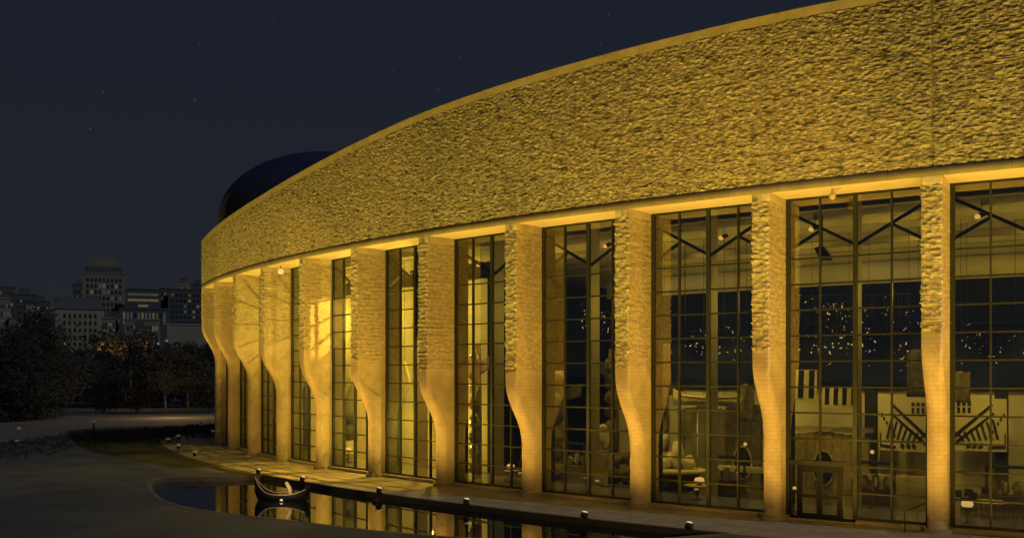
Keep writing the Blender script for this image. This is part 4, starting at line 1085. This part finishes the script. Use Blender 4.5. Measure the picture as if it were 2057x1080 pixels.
extra = [(0, 22, 600, 610, 'dim block in front of the far left edge tower'), (66, 100, 606, 780, 'dim stepped block behind the plain pale slab tower'), (100, 128, 612, 800, 'dim narrow block left of the sloped roof block'), (146, 170, 572, 820, 'slim dim tower just left of the tallest tower'),
         (205, 232, 640, 590, 'dim low block right of the sloped roof block'), (300, 330, 600, 800, 'dim block behind the right end of the banded office'), (352, 384, 566, 860, 'taller dim block rising behind the dark wide office'), (384, 412, 572, 880, 'dim block farthest right beside the museum edge'), (262, 300, 664, 540, 'lowest dim block under the small lit block'), (40, 66, 658, 580, 'lowest dim block near the one lit strip')]
for k, (a_, b_, y_, z_, lab_) in enumerate(extra):
    city(a_, b_, y_, z_, lab_, (CITY2, CITY3)[k % 2], 18, 5 + k % 4, 4 + k % 3, 0.3, (0.5, 0.96), (0.55, 0.45), 40 + k, tiers=[(0.25, 0.7, 0, 3.0 + k % 3, CITY3)])
# street lamps and lit shrubs below the city
for k, (px, py, Z) in enumerate(((132, 690, 330), (180, 694, 330), (203, 747, 240), (221, 761, 240), (40, 728, 200), (16, 788, 185), (318, 690, 330), (335, 684, 340), (33, 691, 320), (240, 688, 320))):
    x = (px - PPX)/F_PX*Z; z = zat(py, Z)
    t = empty('street_lamp', (x, Z, GROUND), 0, ('lamp at the foot of the sloped roof block', 'lamp under the right edge of the sloped roof block', 'left lamp of the pair glowing in the dark woods', 'right lamp of the pair glowing in the dark woods', 'lamp shining through the large dense tree',
              'lamp low at the far left picture edge', 'lamp below the tall lit windows', 'lamp beside the pale wall block', 'lamp below the low blocks at far left', 'lamp near the warm lit shrubs')[k], 'street lamp', 'street lamps across the river')
    MB().tube([(0, 0, 0), (0, 0, z - GROUND)], 0.12, 6).build('pole', M_black, t)
    MB().blob((0, -0.2, z - GROUND), 0.42, 0.42, 0.35, 10, 0.0, 1).build('lamp_head', M_star_lamp, t)
rs = np.random.RandomState(44)
for k, (px, py, Z, w) in enumerate(((215, 692, 195, 4.2), (262, 702, 195, 3.6), (288, 697, 195, 2.4))):
    x = (px - PPX)/F_PX*Z; z = zat(py, Z)
    t = empty('lit_tree', (x, Z, GROUND), 0, ('widest warm lit tree crown below the sloped roof block', 'warm lit tree crown below the tall window row', 'smallest warm lit tree crown at the woodland edge')[k], 'tree', 'warm lit trees at the woodland edge')
    MB().tube([(0, 0, 0), (0.2, 0, z - GROUND)], [0.25, 0.12], 6).build('trunk', M_bark, t)
    p = rs.normal(size=(900, 3))*np.array([w*0.45, w*0.4, 1.2]) + np.array([0, 0, z - GROUND])
    quads_obj('crown', leaf_quads(p, 0.4, k), M_leaf, t)
    ld = bpy.data.lights.new('shrub_lamp', 'POINT'); ld.energy = 300; ld.color = (1, 0.55, 0.18); ld.shadow_soft_size = 0.3
    lo = bpy.data.objects.new('shrub_lamp', ld); C.objects.link(lo); lo.location = (x + 1, Z - 5, z - 1.5)

# ------------------------------------------------------------------ light
GOLD = (1.0, 0.50, 0.055); OLIVE = (1.0, 0.665, 0.080); HALL = (1.0, 0.66, 0.07)
def spot(name, loc, target, watts, deg, col=GOLD, blend=0.6, size=0.0):
    d = bpy.data.lights.new(name, 'SPOT'); d.energy = watts; d.color = col; d.spot_size = R(deg); d.spot_blend = blend; d.shadow_soft_size = size
    d.cycles.use_multiple_importance_sampling = size > 0
    o = bpy.data.objects.new(name, d); C.objects.link(o); o.location = loc
    o.rotation_euler = (Vector(target) - Vector(loc)).to_track_quat('-Z', 'Y').to_euler(); return o
def point(name, loc, watts, col=GOLD, size=0.3):
    d = bpy.data.lights.new(name, 'POINT'); d.energy = watts; d.color = col; d.shadow_soft_size = size
    d.cycles.use_multiple_importance_sampling = size > 0
    o = bpy.data.objects.new(name, d); C.objects.link(o); o.location = loc; return o
# uplights between the fins: soffit, fin sides
for i in range(-2, 11):
    a = ang(i - 0.5)
    spot('terrace_uplight', pol(a, RG + 1.7, GROUND + 0.1), pol(a, RG + 1.45, SOFFIT), 4400, 62, GOLD, 0.8)
    if i < 10: spot('fin_uplight', pol(a, RG + 4.6, GROUND + 0.25), pol(a, RG + 2.0, 5.5), 1900 if i < 7 else (900 if i < 8 else 200), 140, GOLD, 0.7)
# unseen floods, placed over pool and plaza, aimed up at the rough wall
for i in np.arange(-2.0, 10.6, 1.25):
    a = ang(i)
    spot('wall_floodlight', pol(a, RG + 14.0, 0.1), pol(a, R1, 18.0), 8400, 62, OLIVE, 0.9)
# floods out on the plaza
for x, y, z, tx, ty, tz, w, c in ((-26, 36, 0.6, -18, 75, 20, 9000, 55), (2, 22, 0.6, 6, 50, 17, 8000, 50), (16, 14, 0.6, 16, 42, 17, 4000, 50), (34, 20, 0.6, -10, 62, 27, 20000, 50),
                                (12, 4, 4.5, 6, 50, 6.2, 14000, 50), (-22, 12, 4.5, -18, 75, 9, 42000, 22)):
    spot('plaza_floodlight', (x, y, z), (tx, ty, tz), w, c, GOLD, 0.5, 0.0)
# hall lamps
for i in np.arange(-1.5, 3.6, 1.0):
    a = ang(i); spot('hall_downlight', pol(a, RG - 5.0, 14.3), pol(a, RG - 8.5, 0), 800, 110, HALL)
    spot('hall_wall_washer', pol(a, RG - 12.0, 12.6), pol(a, RB, 3.0), 3000, 62, HALL)
    spot('hall_cornice_lamp', pol(a, RG - 12.0, 12.2), pol(a, RB, 14), 420, 100, HALL)
    spot('hall_cove_lamp', pol(a, RG - 5.0, 11.5), pol(a, RG - 8.0, 15), 420, 140, HALL)
    a = ang(i - 0.35); point('hall_glass_lamp', pol(a, RG - 3.0, 10.5), 240, HALL, 0.2)
for i in (-1.0, 1.0, 3.0):
    spot('hall_blue_fill', pol(ang(i), RG - 8.0, 13.5), pol(ang(i), RB, 8.0), 300, 70, (0.3, 0.5, 1.0))  # added blue fill that turns the dark hall navy, no fixture there
def show_spot(px, py, depth, watts, deg=24, up=4.0):
    x, y = hit(px, RG - depth); z = zat(py, y); a = bearing(x, y); p = pol(a - 0.02, RG - max(1.0, depth - 4.0), min(14.2, z + up + 2))
    spot('show_lamp', p, (x, y, z), watts, deg, HALL, 0.6)
show_spot(1352, 880, 6.5, 1300, 30); show_spot(1415, 800, 7.0, 1500, 40); show_spot(1213, 855, 4.5, 420, 26)
show_spot(1625, 775, 11.0, 900, 26); show_spot(1690, 795, 11.0, 900, 26); show_spot(1122, 800, 6.0, 900, 40); show_spot(958, 720, 3.0, 420, 50)
show_spot(1818, 850, 16.5, 300, 40); show_spot(1965, 850, 16.5, 300, 40); show_spot(1795, 940, 10.0, 500, 40)
for i in (5.0, 6.2, 7.4, 9.0):
    a = ang(i); point('gallery_lamp', pol(a, RG - 3.4, 11.0), 1900, HALL, 0.2)
point('park_lamp', ((350 - PPX)/F_PX*155, 155, 5.0), 1300, (1.0, 0.62, 0.22), 0.2)
point('boat_lamp', (bx + 0.25, by - 1.3, WATER + 0.9), 50, (1.0, 0.7, 0.25), 0.0)
for i, w_ in ((4.7, 900), (5.6, 700), (6.6, 500)):
    point('gallery_low_lamp', pol(ang(i), RG - 2.6, 3.2), w_, HALL, 0.0)
# gallery lamps that throw the window grid out over a fin and the terrace
spot('gallery_projector', pol(ang(4.9), RG - 4.6, 13.2), pol(ang(6.0), RG + 1.0, 10.0), 17000, 26, GOLD, 0.5, 0.05)
for i_ in (4.45, 5.45, 6.45):
    spot('gallery_projector', pol(ang(i_ - 0.12), RG - 3.6, 13.0), pol(ang(i_ + 0.06), RG + 2.9, 0.0), 28000 if 5 < i_ < 6 else 14000, 34, GOLD, 0.4, 0.04)

# blue fill sun and sky
sd = bpy.data.lights.new('blue_fill_sun', 'SUN'); sd.energy = 0.45; sd.angle = R(0.5); sd.color = (0.62, 0.76, 1.0)  # dim blue sun added to lift dark surfaces, no moon in view
so = bpy.data.objects.new('blue_fill_sun', sd); C.objects.link(so)
so.rotation_euler = Vector((-0.62, 0.44, -0.65)).to_track_quat('-Z', 'Y').to_euler()
w = bpy.data.worlds.new('World'); bpy.context.scene.world = w; w.use_nodes = True
nt = w.node_tree; N = nt.nodes; L = nt.links
bg = N['Background']; bg.inputs['Strength'].default_value = 1.0
tc = N.new('ShaderNodeTexCoord'); sp = N.new('ShaderNodeSeparateXYZ'); L.new(tc.outputs['Generated'], sp.inputs[0])
cr = N.new('ShaderNodeValToRGB'); e = cr.color_ramp.elements
e[0].position = 0.0; e[0].color = (0.0160, 0.0185, 0.0225, 1); e[1].position = 0.30; e[1].color = (0.0120, 0.0148, 0.0240, 1)
L.new(sp.outputs['Z'], cr.inputs['Fac'])
vo = N.new('ShaderNodeTexVoronoi'); vo.inputs['Scale'].default_value = 60; L.new(tc.outputs['Generated'], vo.inputs['Vector'])
lt = N.new('ShaderNodeMapRange'); lt.inputs['From Min'].default_value = 0.045; lt.inputs['From Max'].default_value = 0.02; lt.inputs['To Min'].default_value = 0; lt.inputs['To Max'].default_value = 0.06
L.new(vo.outputs['Distance'], lt.inputs['Value'])
ad = N.new('ShaderNodeVectorMath'); ad.operation = 'ADD'; L.new(cr.outputs['Color'], ad.inputs[0]); L.new(lt.outputs['Result'], ad.inputs[1])
L.new(ad.outputs['Vector'], bg.inputs['Color'])

# ------------------------------------------------------------------ camera and render settings
cd = bpy.data.cameras.new('camera'); cam = bpy.data.objects.new('camera', cd); C.objects.link(cam)
cam.location = (0, 0, CAMZ); cam.rotation_euler = (R(90), 0, 0)
cd.sensor_width = 36; cd.lens = 36*F_PX/2057; cd.shift_y = (HZ - 540)/2057; cd.shift_x = (1028.5 - PPX)/2057
cd.clip_start = 0.1; cd.clip_end = 9000
sc = bpy.context.scene; sc.camera = cam
sc.view_settings.view_transform = 'Standard'; sc.view_settings.look = 'None'; sc.view_settings.exposure = 0; sc.view_settings.gamma = 1
sc.cycles.use_denoising = True
sc.cycles.max_bounces = 8; sc.cycles.transparent_max_bounces = 16; sc.cycles.caustics_reflective = False; sc.cycles.caustics_refractive = False
sc.cycles.sample_clamp_indirect = 4
